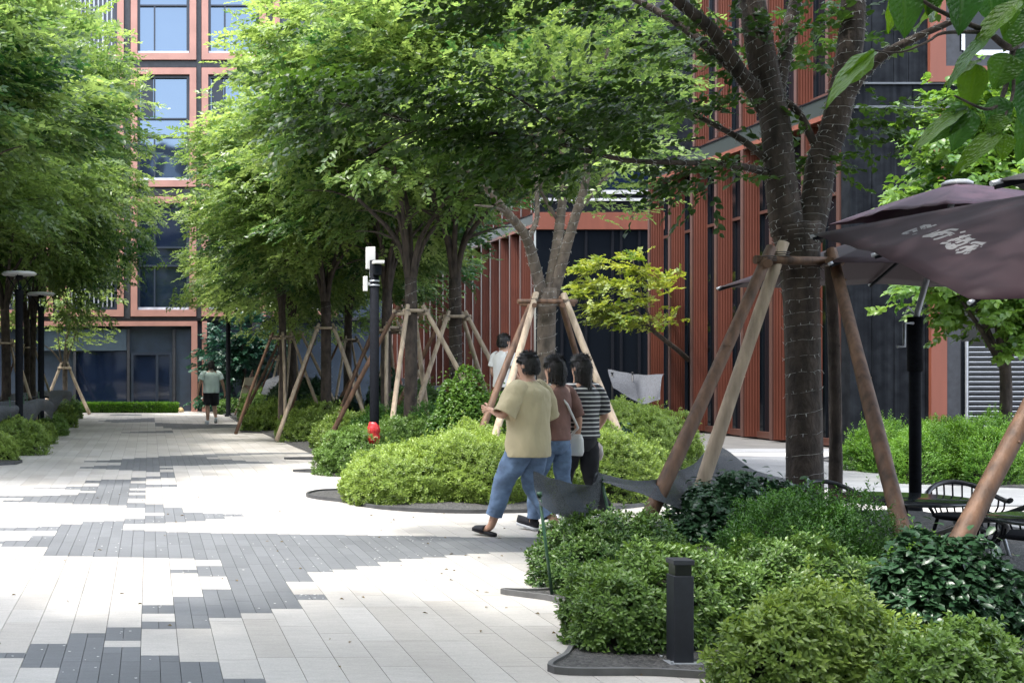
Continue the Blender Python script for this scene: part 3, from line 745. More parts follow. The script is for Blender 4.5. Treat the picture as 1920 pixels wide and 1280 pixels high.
wpart(t, leaf_mesh('crown', [clump_sprays(C, .42, 7, W(125, 640, Y), .34, 8, .15, .75, .15, wr=.32)]), 'crown', L_ZELK)

# small yellow-green maple in the gap between the terracotta blocks
Y = 31.5
t = empty('tree', (W(1262, 0, Y).x+1.4, Y+1.6, 0), 'small yellow green maple leaning out from behind the near terracotta corner', 'tree')
b0 = Vector((t.location.x, t.location.y, 0))
mb = MB(); limb(mb, [b0, b0 + Vector((-.1, -.2, 1.4)), W(1222, 618, Y+.3), W(1190, 590, Y), W(1150, 570, Y-.2)], [.08, .07, .05, .03, .012])
for pts in ([(1215, 612), (1180, 560), (1160, 510)], [(1205, 600), (1140, 590), (1095, 560)], [(1225, 620), (1200, 540), (1185, 480)]): limb(mb, [W(a, b, Y) for a, b in pts], [.035, .02, .008], 6)
wpart(t, mb, 'trunk', BARK)
pts = []
while len(pts) < 62:
    px, py = RNG.uniform(1078, 1250), RNG.uniform(462, 612)
    if ((px-1200)/125)**2 + ((py-545)/72)**2 < 1 and py > 470 + abs(px-1175)*.35: pts.append(W(px, py, Y + RNG.normal(0, .5)))
wpart(t, leaf_mesh('crown', [clump_sprays(np.array(pts), .38, 9, W(1250, 640, Y), .3, 9, .12, .55, .25, wr=.32, flat=.3)]), 'crown', L_MAPLE)

# broad bright tree behind the parasols
Y = 18.6
t = empty('tree', (W(1880, 0, Y).x, Y, .05), 'bright broad-leaved tree rising behind the brown parasols', 'tree')
mb = MB(); b0 = W(1880, 0, Y); limb(mb, [(b0.x, Y, 0), (b0.x+.05, Y, 1.2), (b0.x, Y, 2.2), (b0.x-.1, Y, 4.6)], [.09, .08, .07, .03])
for dx, dz in ((-1.0, 1.9), (.9, 2.2), (-.7, 3.4), (.6, 3.6), (-.9, 1.4)): limb(mb, [(b0.x, Y, 1.6), (b0.x+dx*.5, Y-.2, 1.3+dz*.6), (b0.x+dx, Y-.3, 1.3+dz)], [.05, .035, .012], 6)
wpart(t, mb, 'trunk', BARK_D)
pts = []
while len(pts) < 210:
    px, py = RNG.uniform(1715, 2090), RNG.uniform(160, 645)
    if ((px-1888)/215)**2 + ((py-395)/240)**2 < 1 + .15*math.sin(px*.05) and not (py < 330 and px < 1735): pts.append(W(px, py, Y + RNG.normal(0, .6)))
wpart(t, leaf_mesh('crown', [clump_sprays(np.array(pts), .40, 22, (b0.x, Y+.6, 2.0), .24, 8, .12, .6, .22, wr=.38, style='oval', flat=.8, outw=.5)]), 'crown', L_BROAD)

# ---- tree with the fairy lights at the centre right (tree two)
Y2 = 17.7
def trace(mb, pts, wds, Y, dY=None, n=8):
    P = [W(a, b, Y + (dY[i] if dY else 0)) for i, (a, b) in enumerate(pts)]
    return limb(mb, P, [w_*Y/F/2 for w_ in wds], n), [w_*Y/F/2 for w_ in wds]
LIT = {}
t2 = empty('tree', (W(1026, 0, Y2).x, Y2, bed_z(W(1026, 0, Y2).x, Y2)), 'pale barked tree wound with fairy lights behind the three walkers', 'tree')
mb = MB(); paths = []
for pts, wd, dY in (([(1026, 895), (1026, 780), (1024, 680), (1025, 590), (1027, 540)], [46, 42, 40, 40, 44], None),
    ([(1018, 560), (1001, 491), (984, 440), (950, 398), (905, 345), (850, 300)], [26, 24, 20, 17, 12, 5], [0, -.1, -.3, -.6, -1, -1.5]),
    ([(990, 449), (1007, 406), (1005, 322), (1010, 240)], [12, 11, 9, 5], [-.2, -.1, .1, .2]),
    ([(1026, 560), (1043, 470), (1051, 406), (1057, 340), (1050, 230), (1035, 120)], [24, 23, 21, 17, 13, 6], [0, .1, .3, .5, .7, 1]),
    ([(1036, 560), (1060, 470), (1081, 398), (1098, 340), (1110, 220), (1140, 90)], [25, 23, 20, 17, 12, 6], [0, -.1, -.3, -.4, -.6, -.8]),
    ([(1083, 398), (1110, 364), (1144, 326), (1180, 300), (1240, 270)], [10, 9, 8, 6, 3], [-.3, -.2, -.1, .1, .4]),
    ([(960, 405), (930, 390), (890, 385)], [9, 7, 3], [-.5, -.8, -1.1]),
    ([(1050, 420), (1020, 370), (1015, 345), (1040, 300)], [8, 7, 6, 4], [.3, .2, .1, .1]),
    ([(1057, 340), (1000, 260), (960, 170)], [10, 8, 4], [.5, .2, -.1])):
    paths.append(trace(mb, pts, [q*.86 for q in wd], Y2, dY))
wpart(t2, mb, 'trunk', BARK); LIT['t2'] = paths[:6]
pts = []; 
while len(pts) < 175:
    px, py = RNG.uniform(820, 1235), RNG.uniform(-330, 430)
    if ((px-1050)/255)**2 + ((py-40)/365)**2 < 1 and not (abs(px-1030) < 110 and py > 310 and RNG.random() < .85) and not (px > 1180 and py > 300):
        pts.append(W(px, py, Y2 + RNG.normal(.4, 1.1)))
wpart(t2, leaf_mesh('crown', [clump_sprays(np.array(pts), .58, 17, W(1030, 450, Y2), .40, 11, .10, .55, .22)]), 'crown', L_ZELK)

# ---- the near tree (tree one)
Y1 = 11.3
b1 = W(1508, 0, Y1)
t1 = empty('tree', (b1.x, Y1, bed_z(b1.x, Y1)), 'large near tree forking low, its dark trunk wrapped in fairy lights', 'tree')
mb = MB(); paths = []
for pts, wd, dY in (([(1508, 1040), (1509, 900), (1506, 700), (1502, 560), (1497, 470), (1492, 420)], [74, 64, 61, 62, 74, 90], None),
    ([(1478, 440), (1464, 340), (1455, 240), (1440, 170), (1425, 90), (1410, 0), (1395, -150), (1380, -420)], [60, 55, 52, 52, 50, 46, 36, 12], [0, 0, .05, .1, .1, .2, .3, .5]),
    ([(1430, 190), (1387, 135), (1340, 62), (1268, 0), (1190, -70), (1060, -190)], [34, 26, 23, 19, 15, 6], [.1, 0, -.1, -.3, -.5, -.8]),
    ([(1430, 205), (1390, 145), (1350, 109), (1279, 49), (1200, 4), (1080, -60)], [24, 20, 18, 16, 12, 5], [.1, .2, .3, .5, .8, 1.2]),
    ([(1455, 180), (1468, 120), (1479, 56), (1492, 0), (1520, -160)], [30, 26, 25, 23, 10], [.1, .15, .2, .3, .6]),
    ([(1512, 450), (1530, 375), (1540, 300), (1562, 244), (1582, 161), (1597, 60), (1602, -40), (1620, -300)], [56, 52, 50, 48, 46, 44, 40, 14], [0, 0, .0, -.05, -.1, -.1, -.1, .2]),
    ([(1568, 230), (1600, 160), (1625, 130), (1665, 98), (1725, 67), (1790, 38), (1880, -10)], [22, 26, 22, 17, 13, 11, 6], [-.1, -.15, -.2, -.3, -.4, -.5, -.7]),
    ([(1458, 175), (1480, 195), (1502, 218), (1523, 262), (1540, 290)], [11, 12, 13, 14, 16], [.05, .05, .05, 0, 0]),
    ([(1440, 325), (1400, 314), (1347, 308), (1270, 305), (1170, 300), (1069, 274), (1005, 259), (900, 247), (845, 245), (777, 232), (727, 215), (634, 194)], [16, 13, 11, 10, 9, 9, 8, 6.5, 6, 5, 4, 2.5], [0, -.1, -.2, -.3, -.3, -.3, -.2, 0, 0, .1, .1, .2]),
    ([(1440, 300), (1390, 262), (1350, 240), (1290, 210), (1220, 180)], [14, 12, 10, 8, 4], [0, .1, .2, .3, .5]),
    ([(800, 238), (740, 262), (690, 290)], [4, 3, 2], [0, .1, .1]), ([(1120, 286), (1050, 240), (980, 190), (900, 150)], [6, 5, 4, 2], [-.3, -.2, 0, .1]),
    ([(1005, 259), (960, 285), (900, 310)], [4, 3, 2], [-.2, -.3, -.4])):
    paths.append(trace(mb, pts, wd, Y1, dY, 10))
wpart(t1, mb, 'trunk', BARK_D); LIT['t1'] = paths[:10]
def band(n, x0, x1, y0, y1, Y, sY): return [W(RNG.uniform(x0, x1), RNG.uniform(y0, y1), Y + RNG.normal(0, sY)) for _ in range(n)]
C = np.array(band(20, 560, 760, 110, 255, 11.5, .25) + band(11, 760, 900, 150, 260, 11.3, .25) + band(38, 860, 1260, 135, 300, 11.2, .35) + band(9, 900, 1120, 255, 330, 11.0, .2)
    + band(5, 1280, 1350, 318, 348, 11.1, .1) + band(5, 1482, 1525, 255, 318, 11.5, .1) + band(4, 1610, 1665, 205, 245, 11.4, .1) + band(14, 1230, 1420, 60, 250, 11.7, .4) + band(8, 1470, 1560, -10, 110, 11.8, .3)
    + band(16, 880, 1240, -40, 60, 10.9, .4) + band(150, 560, 2000, -560, -50, 11.2, 1.5) + band(190, 560, 1560, -330, -60, 10.4, .7))  # last two bands are unseen foliage overhead, put there to shade the props
wpart(t1, leaf_mesh('crown', [clump_sprays(C, .40, 9, W(1480, 420, Y1), .32, 9, .085, .4, .25, wr=.36, style='oval')]), 'crown', L_NEAR)

# ---- big-leaved tree standing to the right, one branch hangs into view
t0 = empty('tree', (6.25, 7.9, .1), 'big-leaved tree whose low branch hangs into the top right corner', 'tree')
mb = MB(); limb(mb, [(6.25, 7.9, -.1), (6.2, 7.85, 1.5), (6.2, 7.8, 2.9), (6.1, 7.6, 4.6)], [.15, .13, .12, .07], 10)
B0 = [W(1985, 60, 5.3), W(1940, 40, 4.3), W(1900, 90, 4.0), W(1850, 60, 3.9), W(1760, 20, 3.8), W(1700, -20, 3.8)]
limb(mb, [(6.2, 7.8, 2.8), (5.2, 6.6, 3.1)] + B0, [.07, .05, .035, .022, .012, .009, .006, .004], 7)
limb(mb, [W(1900, 90, 4.0), W(1880, 180, 3.95), W(1850, 205, 3.9), W(1790, 180, 3.85)], [.009, .007, .005, .003], 6)
limb(mb, [W(1850, 60, 3.9), W(1770, 62, 3.8), W(1740, 78, 3.78), W(1690, 98, 3.75), W(1640, 95, 3.74)], [.007, .005, .004, .003, .002], 6)
limb(mb, [W(1895, 110, 4.0), W(1900, 170, 3.95), W(1880, 230, 3.9)], [.007, .005, .003], 6)
for dx, dy, dz in ((-1.8, -1.2, 2), (1.6, -.8, 2.2), (.6, 1.8, 2.2), (-1.4, 1.2, 2.4)): limb(mb, [(6.15, 7.7, 3.6), (6.15+dx*.5, 7.7+dy*.5, 3.6+dz*.6), (6.15+dx, 7.7+dy, 3.6+dz)], [.06, .04, .015], 6)
wpart(t0, mb, 'trunk', BARK_D)
P = []; D = []; N = []; L = []; Wd = []; T = []
def big(px, py, qx, qy, Y, wid, tone=.4, dY=0.0, roll=0.0):
    a = W(px, py, Y); b = W(qx, qy, Y + dY); d = b - a
    nn = Vector((0, -1, .25)).normalized(); nn = Quaternion(d.normalized(), roll) @ nn
    P.append(a); D.append(d); N.append(nn); L.append(d.length); Wd.append(wid*Y/F/2); T.append(tone)
for a in [(1690,-30,1706,68,3.8,62,.25,0,.15),(1640,95,1548,163,3.74,40,.75,-.15,.8),(1640,95,1585,168,3.74,38,.8,-.1,-.7),(1690,-20,1655,70,3.85,26,.9,.1,.9),(1735,-5,1775,35,3.8,60,.95,.1,.5),(1735,20,1725,62,3.85,46,.8,.1,.5),
    (1800,-45,1812,62,3.75,72,.12,0,0),(1865,62,1768,122,3.9,30,.35,-.2,1.0),(1915,0,1815,80,3.85,46,.8,0,.8),(1905,-20,1880,62,3.9,40,.45,0,.5),(1930,30,1885,90,3.95,50,.3,0,.3),
    (1890,100,1868,165,3.95,62,.4,0,.1),(1840,112,1765,150,3.88,26,.8,.0,.9),(1830,120,1815,205,3.88,50,.7,0,.6),(1925,90,1905,175,4.0,60,.1,0,.2),(1870,180,1867,248,3.92,54,.15,0,0),(1812,205,1710,258,3.86,34,.8,-.1,.8),(1815,200,1748,262,3.86,44,.3,0,.2),
    (1812,200,1795,282,3.86,56,.2,0,-.1),(1878,245,1785,315,3.9,40,.75,0,.6),(1885,250,1882,300,3.9,34,.7,0,.3),(1920,150,1935,240,4.0,60,.1,0,.1),(1900,20,1935,75,4.0,60,.2,0,.2),(1885,215,1850,255,3.9,34,.6,0,.5),(1850,-25,1868,40,3.9,60,.15,0,.3),(1760,-40,1740,25,3.8,44,.3,0,.4),
    (1950,190,1915,300,4.1,60,.3,0,.2),(1940,-10,1905,40,4.0,56,.6,0,.4)]: big(*a)
nb = len(P)
for i in range(9500):  # unseen leaf layer spread overhead to shade the near beds and parasols
    c = Vector((RNG.uniform(1.2, 9.0), RNG.uniform(4.0, 9.6), 5.0 + RNG.normal(0, .35)))
    if c.z < 2.0 + .36*c.y: c.z = 2.0 + .36*c.y + RNG.random()*.5; P.append(c); D.append(Vector(RNG.normal(0, 1, 3)) + Vector((0, 0, -.5))); N.append(Vector((0, 0, 1)) + Vector(RNG.normal(0, .4, 3))); L.append(.22); Wd.append(.07); T.append(RNG.random())
ar = lambda q: np.array([tuple(x) for x in q], float)
def rich_leaf(P, D, N, L, Wd):
    """a broad leaf as a 5 x 9 grid with raised midrib, wavy edge and drooping tip"""
    pass
sm = leaf_mesh('crown', [(ar(P[nb:]), ar(D[nb:]), ar(N[nb:]), np.array(L[nb:]), np.array(Wd[nb:]), np.array(T[nb:]), 'oval')])
wpart(t0, sm, 'crown', L_BIG)
LB, n, l, p = None, None, None, None
LB = leafmat('broad_leaf_veined', (.020, .085, .020), (.10, .20, .020), gloss=.36, trans=.5)
n = LB.node_tree.nodes; l = LB.node_tree.links; p = n['Principled BSDF']
uvn = n.new('ShaderNodeAttribute'); uvn.attribute_name = 'vein'; bp = n.new('ShaderNodeBump'); bp.inputs['Strength'].default_value = .7; bp.inputs['Distance'].default_value = .004
l.new(uvn.outputs['Fac'], bp.inputs['Height']); l.new(bp.outputs[0], p.inputs['Normal'])
for i in range(nb):
    d = Vector(D[i]); d.normalize(); s = d.cross(Vector(N[i])).normalized(); q = s.cross(d).normalized()
    vs = []; fs = []; tn = []; vn = []; NU, NV = 20, 15
    for u in range(NU + 1):
        t = u/NU; prof = max(0, math.sin(math.pi*min(1, t**.78)))**.8*(1 - .25*t) if t < 1 else 0
        for v in range(NV):
            e = (v/(NV-1))*2 - 1
            wz = Wd[i]*prof*e*1.12
            vs.append(P[i] + d*(L[i]*t) + s*wz + q*(abs(e)*Wd[i]*prof*.35 - L[i]*.22*t*t + .003*math.sin(t*19+e*3)*abs(e)))
            tn.append(T[i] + .12*(1-abs(e))*(1 if abs(e) < .1 else 0)); vn.append(1.0 if abs(e) < .09 else (1 if ((t*9 - abs(e)*1.6) % 1) < .22 else 0))
            if u < NU and v < NV-1: a = u*NV+v; fs.append((a, a+1, a+NV+1, a+NV))
    me = bpy.data.meshes.new('leaf'); me.from_pydata([tuple(x) for x in vs], [], fs)
    for nm, vals in (('tone', tn), ('vein', vn)):
        at = me.attributes.new(nm, 'FLOAT', 'POINT'); at.data.foreach_set('value', np.array(vals, np.float32))
    me.polygons.foreach_set('use_smooth', [True]*len(fs))
    wpart(t0, me, 'leaf', LB)

# ------------------------------------------------------------------ fairy lights, wound round trunks and limbs
def fairy(paths, n, label, ymax=None, seed=1):
    rnd = random.Random(seed); mb = MB(); first = None
    for (pts, rads) in paths:
        ln = sum((pts[i+1]-pts[i]).length for i in range(len(pts)-1)); turns = ln*n/8.5; wire = []; ph = rnd.uniform(0, 6.28); M = max(12, int(turns*11))
        for s_ in range(M+1):
            u = s_/M*(len(pts)-1.001); i = int(u); c = pts[i].lerp(pts[i+1], u-i); t = (pts[i+1]-pts[i]).normalized()
            ri = min(len(rads)-1.001, u/(len(pts)-1)*(len(rads)-1)); r = rads[int(ri)]*(1-ri % 1) + rads[int(ri)+1]*(ri % 1) + .003
            ref = (Vector((0, 1, 0)) - t*t.y).normalized(); b = t.cross(ref); a0 = ph + s_/M*turns*6.283 + rnd.uniform(-.2, .2)
            o_ = ref*math.cos(a0) + b*math.sin(a0); q = c + o_*r + t*(.016*math.sin(a0*1.0 + ph) + rnd.uniform(-.008, .008)); wire.append(q)
            if rnd.random() < .55:
                dd = (o_*.5 + t*rnd.choice((-1, 1))*rnd.uniform(.4, 1)).normalized(); mb.tube([q, q + dd*rnd.uniform(.02, .04)], [.0030, .0026], 4)
        mb.tube(wire, .0016, 3, False)
    o = mb.build('fairy_lights', WIRE); return tag(o, label, 'fairy lights', 'fairy light strings on the trunks')
fairy(LIT['t1'], 76, 'white fairy light string wrapped round the large near trunk and its forks', seed=2)
fairy(LIT['t2'], 48, 'white fairy light string wound round the pale barked tree behind the walkers', seed=3)
for (x, y, lab, s) in ((5.35, 22.4, 'fairy light string on the trunk with two dark upright stems', 4), (4.35, 21.3, 'fairy light string on the dark trunk right of the camera pole', 5), (3.75, 27.2, 'fairy light string on the trunk left of the camera pole', 6)):
    z = bed_z(x, y); fairy([([Vector((x, y, z)), Vector((x+.02, y+.02, z+1.3)), Vector((x, y, z+2.8))], [.125, .114, .114])], 55, lab, seed=s)

# ------------------------------------------------------------------ wooden tree supports
def support(name_label, legs, bars, rad, mat, lash=True, group='timber props bracing the street trees'):
    """legs: (foot, head) pairs, bars: (a, b) pairs"""
    c = sum((Vector(f) for f, h in legs), Vector())/len(legs)
    t = empty('tree_support', (c.x, c.y, min(f[2] for f, h in legs)), name_label, 'tree support', group)
    rnd = random.Random(int(abs(c.x*100+c.y*10)))
    for f, h in legs:
        f = Vector(f); h = Vector(h); mb = MB(); n = 9; bow = Vector((rnd.uniform(-.02, .02), rnd.uniform(-.02, .02), 0))
        ext = (h - f).normalized()*.08
        pts = [f.lerp(h + ext, i/n) + bow*math.sin(math.pi*i/n) for i in range(n+1)]
        mb.tube(pts, [rad*(1.18 - .3*i/n)*rnd.uniform(.95, 1.05) for i in range(n+1)], 10)
        for k in range(5):                       # knots
            q = pts[rnd.randint(1, n-1)]; a = rnd.uniform(0, 6.28); mb.tube([q, q + Vector((math.cos(a), math.sin(a), .1))*rad*1.12], [rad*.28, rad*.16], 6)
        wpart(t, mb, 'pole', mat if not isinstance(mat, list) else mat[legs.index((tuple(f), tuple(h))) % len(mat)] if False else (mat if not isinstance(mat, list) else mat[0]))
        if isinstance(mat, list): mat = mat[1:] + mat[:1]
    for a, b in bars:
        mb = MB(); a = Vector(a); b = Vector(b); e = (b-a).normalized()*.07; mb.tube([a-e, a.lerp(b, .5), b+e], rad*.72, 9)
        wpart(t, mb, 'crossbar', mat if not isinstance(mat, list) else mat[0])
    mb = MB()
    for f, h in legs:
        q = Vector(h); 
        for k in range(3): mb.tube([q + Vector((math.cos(a)*rad*1.3, math.sin(a)*rad*1.3, -.05 + k*.018)) for a in [i*.7854 for i in range(9)]], .004, 4, False)
    wpart(t, mb, 'lashing', solid('iron_wire', (.05, .045, .04), .6) if 'iron_wire' not in bpy.data.materials else bpy.data.materials['iron_wire'])
    return t
def square_support(x, y, zt, spread, half, rad, mat, label, rot=.2):
    z = bed_z(x, y) - .05; legs = []; heads = []
    for k in range(4):
        a = rot + math.pi/4 + k*math.pi/2; ca, sa = math.cos(a), math.sin(a)
        h = (x + ca*half, y + sa*half, zt); heads.append(h); legs.append(((x + ca*spread, y + sa*spread, z), h))
    bars = [(Vector(heads[k]) + Vector((0, 0, -.02 - .05*(k % 2))), Vector(heads[(k+1) % 4]) + Vector((0, 0, -.02 - .05*(k % 2)))) for k in range(4)]
    return support(label, legs, bars, rad, mat)
# near tree
A = (Vector(W(1180, 1046, 10.3)), W(1440, 478, 11.0)); Bq = (W(1278, 1025, 11.0), W(1464, 470, 11.05)); Cq = (W(1566, 985, 12.4), W(1556, 488, 11.75)); Dq = (W(1712, 1075, 9.1), W(1562, 482, 11.1))
zz = W(0, 490, 11.2).z
legs = [tuple(map(tuple, q)) for q in (A, Bq, Cq, Dq)]
support('stout prop frame of dark and pale poles round the large near tree', legs, [(W(1430, 487, 11.0), W(1565, 490, 11.08)), (W(1440, 492, 11.75), W(1560, 494, 11.8)), (W(1440, 494, 10.95), W(1448, 494, 11.8)), (W(1556, 490, 11.0), W(1552, 492, 11.85))], .053, [POLE_O, POLE, BARK_D, POLE_O])  # back pole uses the dark bark, its shade put into the colour
# prop of the big-leaved tree at the right edge
support('single varnished prop leaning up through the camellia at the right edge', [(tuple(W(1690, 1225, 6.9)), tuple(W(2130, 400, 7.6))), ((7.5, 7.4, .1), (6.45, 7.8, 2.5)), ((6.6, 9.1, .1), (6.3, 8.1, 2.5))], [((5.95, 7.62, 2.45), (6.5, 7.75, 2.45))], .049, POLE_O)
# tree two
legs = [(tuple(W(888, 850, 17.0)), tuple(W(1000, 560, 17.5))), (tuple(W(912, 872, 16.3)), tuple(W(1003, 558, 17.35))), (tuple(W(1180, 860, 16.5)), tuple(W(1060, 560, 17.4))), (tuple(W(1130, 830, 18.8)), tuple(W(1052, 566, 17.95)))]
support('pale prop frame straddled by the three walkers', legs, [(W(980, 565, 17.35), W(1072, 565, 17.4)), (W(985, 570, 18.0), W(1068, 570, 18.0)), (W(1002, 572, 17.2), W(1004, 572, 18.1)), (W(1055, 572, 17.2), W(1052, 572, 18.1))], .046, [POLE_O, POLE, POLE, POLE_O])
for (x, y, zt, sp, rad, lab, rot) in (
    (5.35, 22.4, 2.50, 1.55, .062, 'prop frame with long front pole reaching the yellow azalea, left of the walkers', .0),
    (4.35, 21.3, 2.55, 1.5, .060, 'prop frame right beside the black camera pole', .35),
    (3.75, 27.2, 2.45, 1.4, .058, 'prop frame left of the black camera pole over clipped azaleas', -.15),
    (5.4, 29.0, 2.45, 1.4, .055, 'prop frame of the shaded inner tree behind the camera pole', .4),
    (3.7, 33.2, 2.5, 1.4, .058, 'prop frame with bundled pale poles above the dark camellia', .5),
    (3.15, 30.4, 2.35, 1.1, .055, 'prop frame at the street edge between the bundled poles', .75),
    (4.7, 25.3, 2.4, 1.1, .055, 'prop frame of the slim dark tree behind the camera pole', .6),
    (5.6, 36.0, 2.4, 1.3, .055, 'prop frame of the inner row before the far terracotta fins', .3),
    (4.1, 39.5, 1.9, 1.1, .05, 'thin prop frame of the last tree near the easel', .2),
    (-3.5, 31.0, 2.2, 1.0, .055, 'prop frame on the left between the two street lamps', .3),
    (-4.6, 26.0, 2.2, 1.1, .055, 'prop frame at the left edge beside the near lamp', .1),
    (-3.6, 37.5, 2.2, 1.0, .05, 'prop frame on the left beyond the second lamp', .5)):
    square_support(x, y, zt, sp, .24, rad*.68, [POLE, POLE_O, POLE, POLE], lab, rot)
Y = 43.2
support('two pale stakes tied to the slim young tree by the clipped hedge', [(tuple(W(168, 776, 42.9)), tuple(W(127, 682, Y))), (tuple(W(80, 768, 42.6)), tuple(W(115, 682, Y)))], [(W(112, 690, Y-.12), W(130, 690, Y-.12))], .055, POLE)

# ------------------------------------------------------------------ shrubs
def dome_core(c, a, b, h, k=.70):
    vs = []; fs = []; n, m = 14, 6
    for j in range(m + 1):
        ph = (j/m)*math.pi/2
        for i in range(n):
            th = 2*math.pi*i/n; vs.append((c[0] + a*k*math.cos(th)*math.cos(ph)*1.0, c[1] + b*k*math.sin(th)*math.cos(ph), c[2] + .06*h + h*k*math.sin(ph)))
    for j in range(m):
        for i in range(n): fs.append((j*n+i, j*n+(i+1) % n, (j+1)*n+(i+1) % n, (j+1)*n+i))
    return vs, fs
def dome_points(n, a, b, h, seed, lump=.075, low=-.22):
    r = np.random.default_rng(seed); d = norm(r.normal(0, 1, (n*3, 3))); d = d[d[:, 2] > low][:n]
    ph = r.uniform(0, 6.28, 6)
    f = 1 + lump*(np.sin(d[:, 0]*6+ph[0])*np.sin(d[:, 1]*5+ph[1]) + .7*np.sin(d[:, 2]*9+d[:, 0]*7+ph[2]) + .5*np.sin(d[:, 1]*13+ph[3])*np.sin(d[:, 0]*12+ph[4]))
    e = 2.7; d2 = d / (np.hypot(d[:, 0], d[:, 1])**e + np.abs(d[:, 2])**e)[:, None]**(1/e)
    return d2, f
def shrub(x0, x1, yt, yb, kind, label, Y=None, depth=1.0, tone=.5, seed=0, dens=1.0, name='shrub', group='shrubs in the planting beds', z=None):
    if Y is None: Y = F*(H-.03)/(yb - CY)
    a = (x1 - x0)/2*Y/F; cx = ((x0+x1)/2 - CX)*Y/F; b = a*depth
    cy = Y + b*.75; zb = .0; ztop = H - (yt - CY)*cy/F
    if z is not None: zb = z
    h = max(.2, ztop - zb - .02); loc = Vector((cx, cy, zb))
    spec = {'azY': ('rosette', .033, L_AZ_Y, 620), 'azG': ('rosette', .033, L_AZ_G, 620), 'cam': ('single', .066, L_CAM, 1500), 'fine': ('fine', .028, L_FINE, 620), 'hedge': ('fine', .032, L_HEDGE, 560), 'round': ('single', .055, L_BROAD, 1500)}[kind]
    st, ll, mt, de = spec
    px = F/cy*.533                            # render px per metre
    mul = max(1.0, min(4.2, 2.4/(ll*px)))       # far shrubs: fewer, larger leaves
    ll *= mul; area = 2*math.pi*((a*b + a*h + b*h)/3)*1.15
    n = int(de*area*dens/mul**2*1.1); batches = []
    rl = np.random.default_rng(seed*13+1); nl = 1 if a < .35 else (4 if a < .8 else 6)
    lobes = [(0., 0., 1.1 if nl == 1 else .78, 1.0)]
    for q in range(nl - 1 if nl > 1 else 0):
        th = 2*math.pi*q/(nl-1) + rl.uniform(-.5, .5); o_ = rl.uniform(.48, .66); lobes.append((math.cos(th)*o_, math.sin(th)*o_, rl.uniform(.56, .72), rl.uniform(.72, .97)))
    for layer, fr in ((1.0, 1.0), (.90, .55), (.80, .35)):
        PP = []; DD = []; NN = []
        for li, (ox, oy, sr, sh) in enumerate(lobes):
            k = max(30, int(n*fr*sr*(sr + sh)/2*1.15)); d, f = dome_points(k, a, b, h, seed*7+int(layer*10)+li*31, low=-.38)
            p = d*np.array([a*sr, b*sr, h*sh])*f[:, None]*layer + np.array([ox*a, oy*b, 0])
            p[:, 2] = np.where(p[:, 2] < 0, .30*h*sh + p[:, 2]*.75, p[:, 2] + .30*h*sh*np.clip(1 - p[:, 2]/(h*sh*.6), 0, 1)*.99)
            keep = np.ones(len(p), bool)
            for lj, (qx, qy, r2, h2) in enumerate(lobes):
                if lj != li: keep &= (((p[:, 0]-qx*a)/(a*r2))**2 + ((p[:, 1]-qy*b)/(b*r2))**2 + (p[:, 2]/(h*h2))**2) > .62*layer**2
            PP.append(p[keep]); DD.append(d[keep]); NN.append(norm(d/np.array([a*sr, b*sr, h*sh]))[keep])
        p = np.concatenate(PP); d = np.concatenate(DD); nr = np.concatenate(NN); k = len(p); p[:, 2] = np.maximum(p[:, 2], .02)
        r = np.random.default_rng(seed+3)
        p[r.random(k) > .965] *= np.array([1.06, 1.06, 1.13])
        tn = tone + .16*np.sin(d[:, 0]*4+seed)*np.sin(d[:, 1]*4.3+seed) + r.normal(0, .13, k) + .12*d[:, 2] - (1-layer)*.4  # lighter tops and darker inner layers put into the leaf tone
        if st == 'rosette':
            m = 7; th = (np.arange(m)*2.4)[None, :] + r.uniform(0, 6.28, k)[:, None]
            ax = norm(nr + np.array([0, 0, .55]) + r.normal(0, .25, (k, 3))); u = norm(np.cross(ax, np.array([.31, .9, .17]))); v = np.cross(ax, u)
            el = np.linspace(.15, .95, m)[None, :] + r.normal(0, .12, (k, m))
            D = (u[:, None]*np.cos(th)[..., None] + v[:, None]*np.sin(th)[..., None])*np.cos(el)[..., None] + ax[:, None]*np.sin(el)[..., None]
            N = ax[:, None]*np.cos(el)[..., None] - (D - ax[:, None]*np.sin(el)[..., None])*.7
            P = p[:, None] + ax[:, None]*(np.linspace(-.02, .012, m)*mul)[None, :, None] + D*.004
            L = ll*r.uniform(.75, 1.25, (k, m)); T = tn[:, None] + np.linspace(-.12, .2, m)[None, :] + r.normal(0, .05, (k, m))
            sty = 'oval' if mul < 1.05 and cy < 9.5 else 'rh'
            batches.append((P.reshape(-1, 3), D.reshape(-1, 3), N.reshape(-1, 3), L.reshape(-1), L.reshape(-1)*.24, T.reshape(-1), sty))
        elif st == 'fine':
            m = 9; ax = norm(nr*.8 + np.array([0, 0, 1.0]) + r.normal(0, .3, (k, 3))); u = norm(np.cross(ax, np.array([.31, .9, .17]))); v = np.cross(ax, u)
            th = (np.arange(m)*2.4)[None, :] + r.uniform(0, 6.28, k)[:, None]; s = np.linspace(-.5, 1, m)
            P = p[:, None] + ax[:, None]*(s*ll*2.2)[None, :, None]
            D = (u[:, None]*np.cos(th)[..., None] + v[:, None]*np.sin(th)[..., None])*.75 + ax[:, None]*.65
            N = ax[:, None] - D*.3 + r.normal(0, .2, (k, m, 3)); L = ll*r.uniform(.7, 1.25, (k, m)); T = tn[:, None] + (.15*s)[None, :] + r.normal(0, .06, (k, m))
            batches.append((P.reshape(-1, 3), D.reshape(-1, 3), N.reshape(-1, 3), L.reshape(-1), L.reshape(-1)*.20, T.reshape(-1), 'rh'))
        else:
            D = norm(r.normal(0, 1, (k, 3))*np.array([1, 1, .45]) + nr*.55 + np.array([0, 0, -.15])); N = nr + np.array([0, 0, .9]) + r.normal(0, .38, (k, 3))
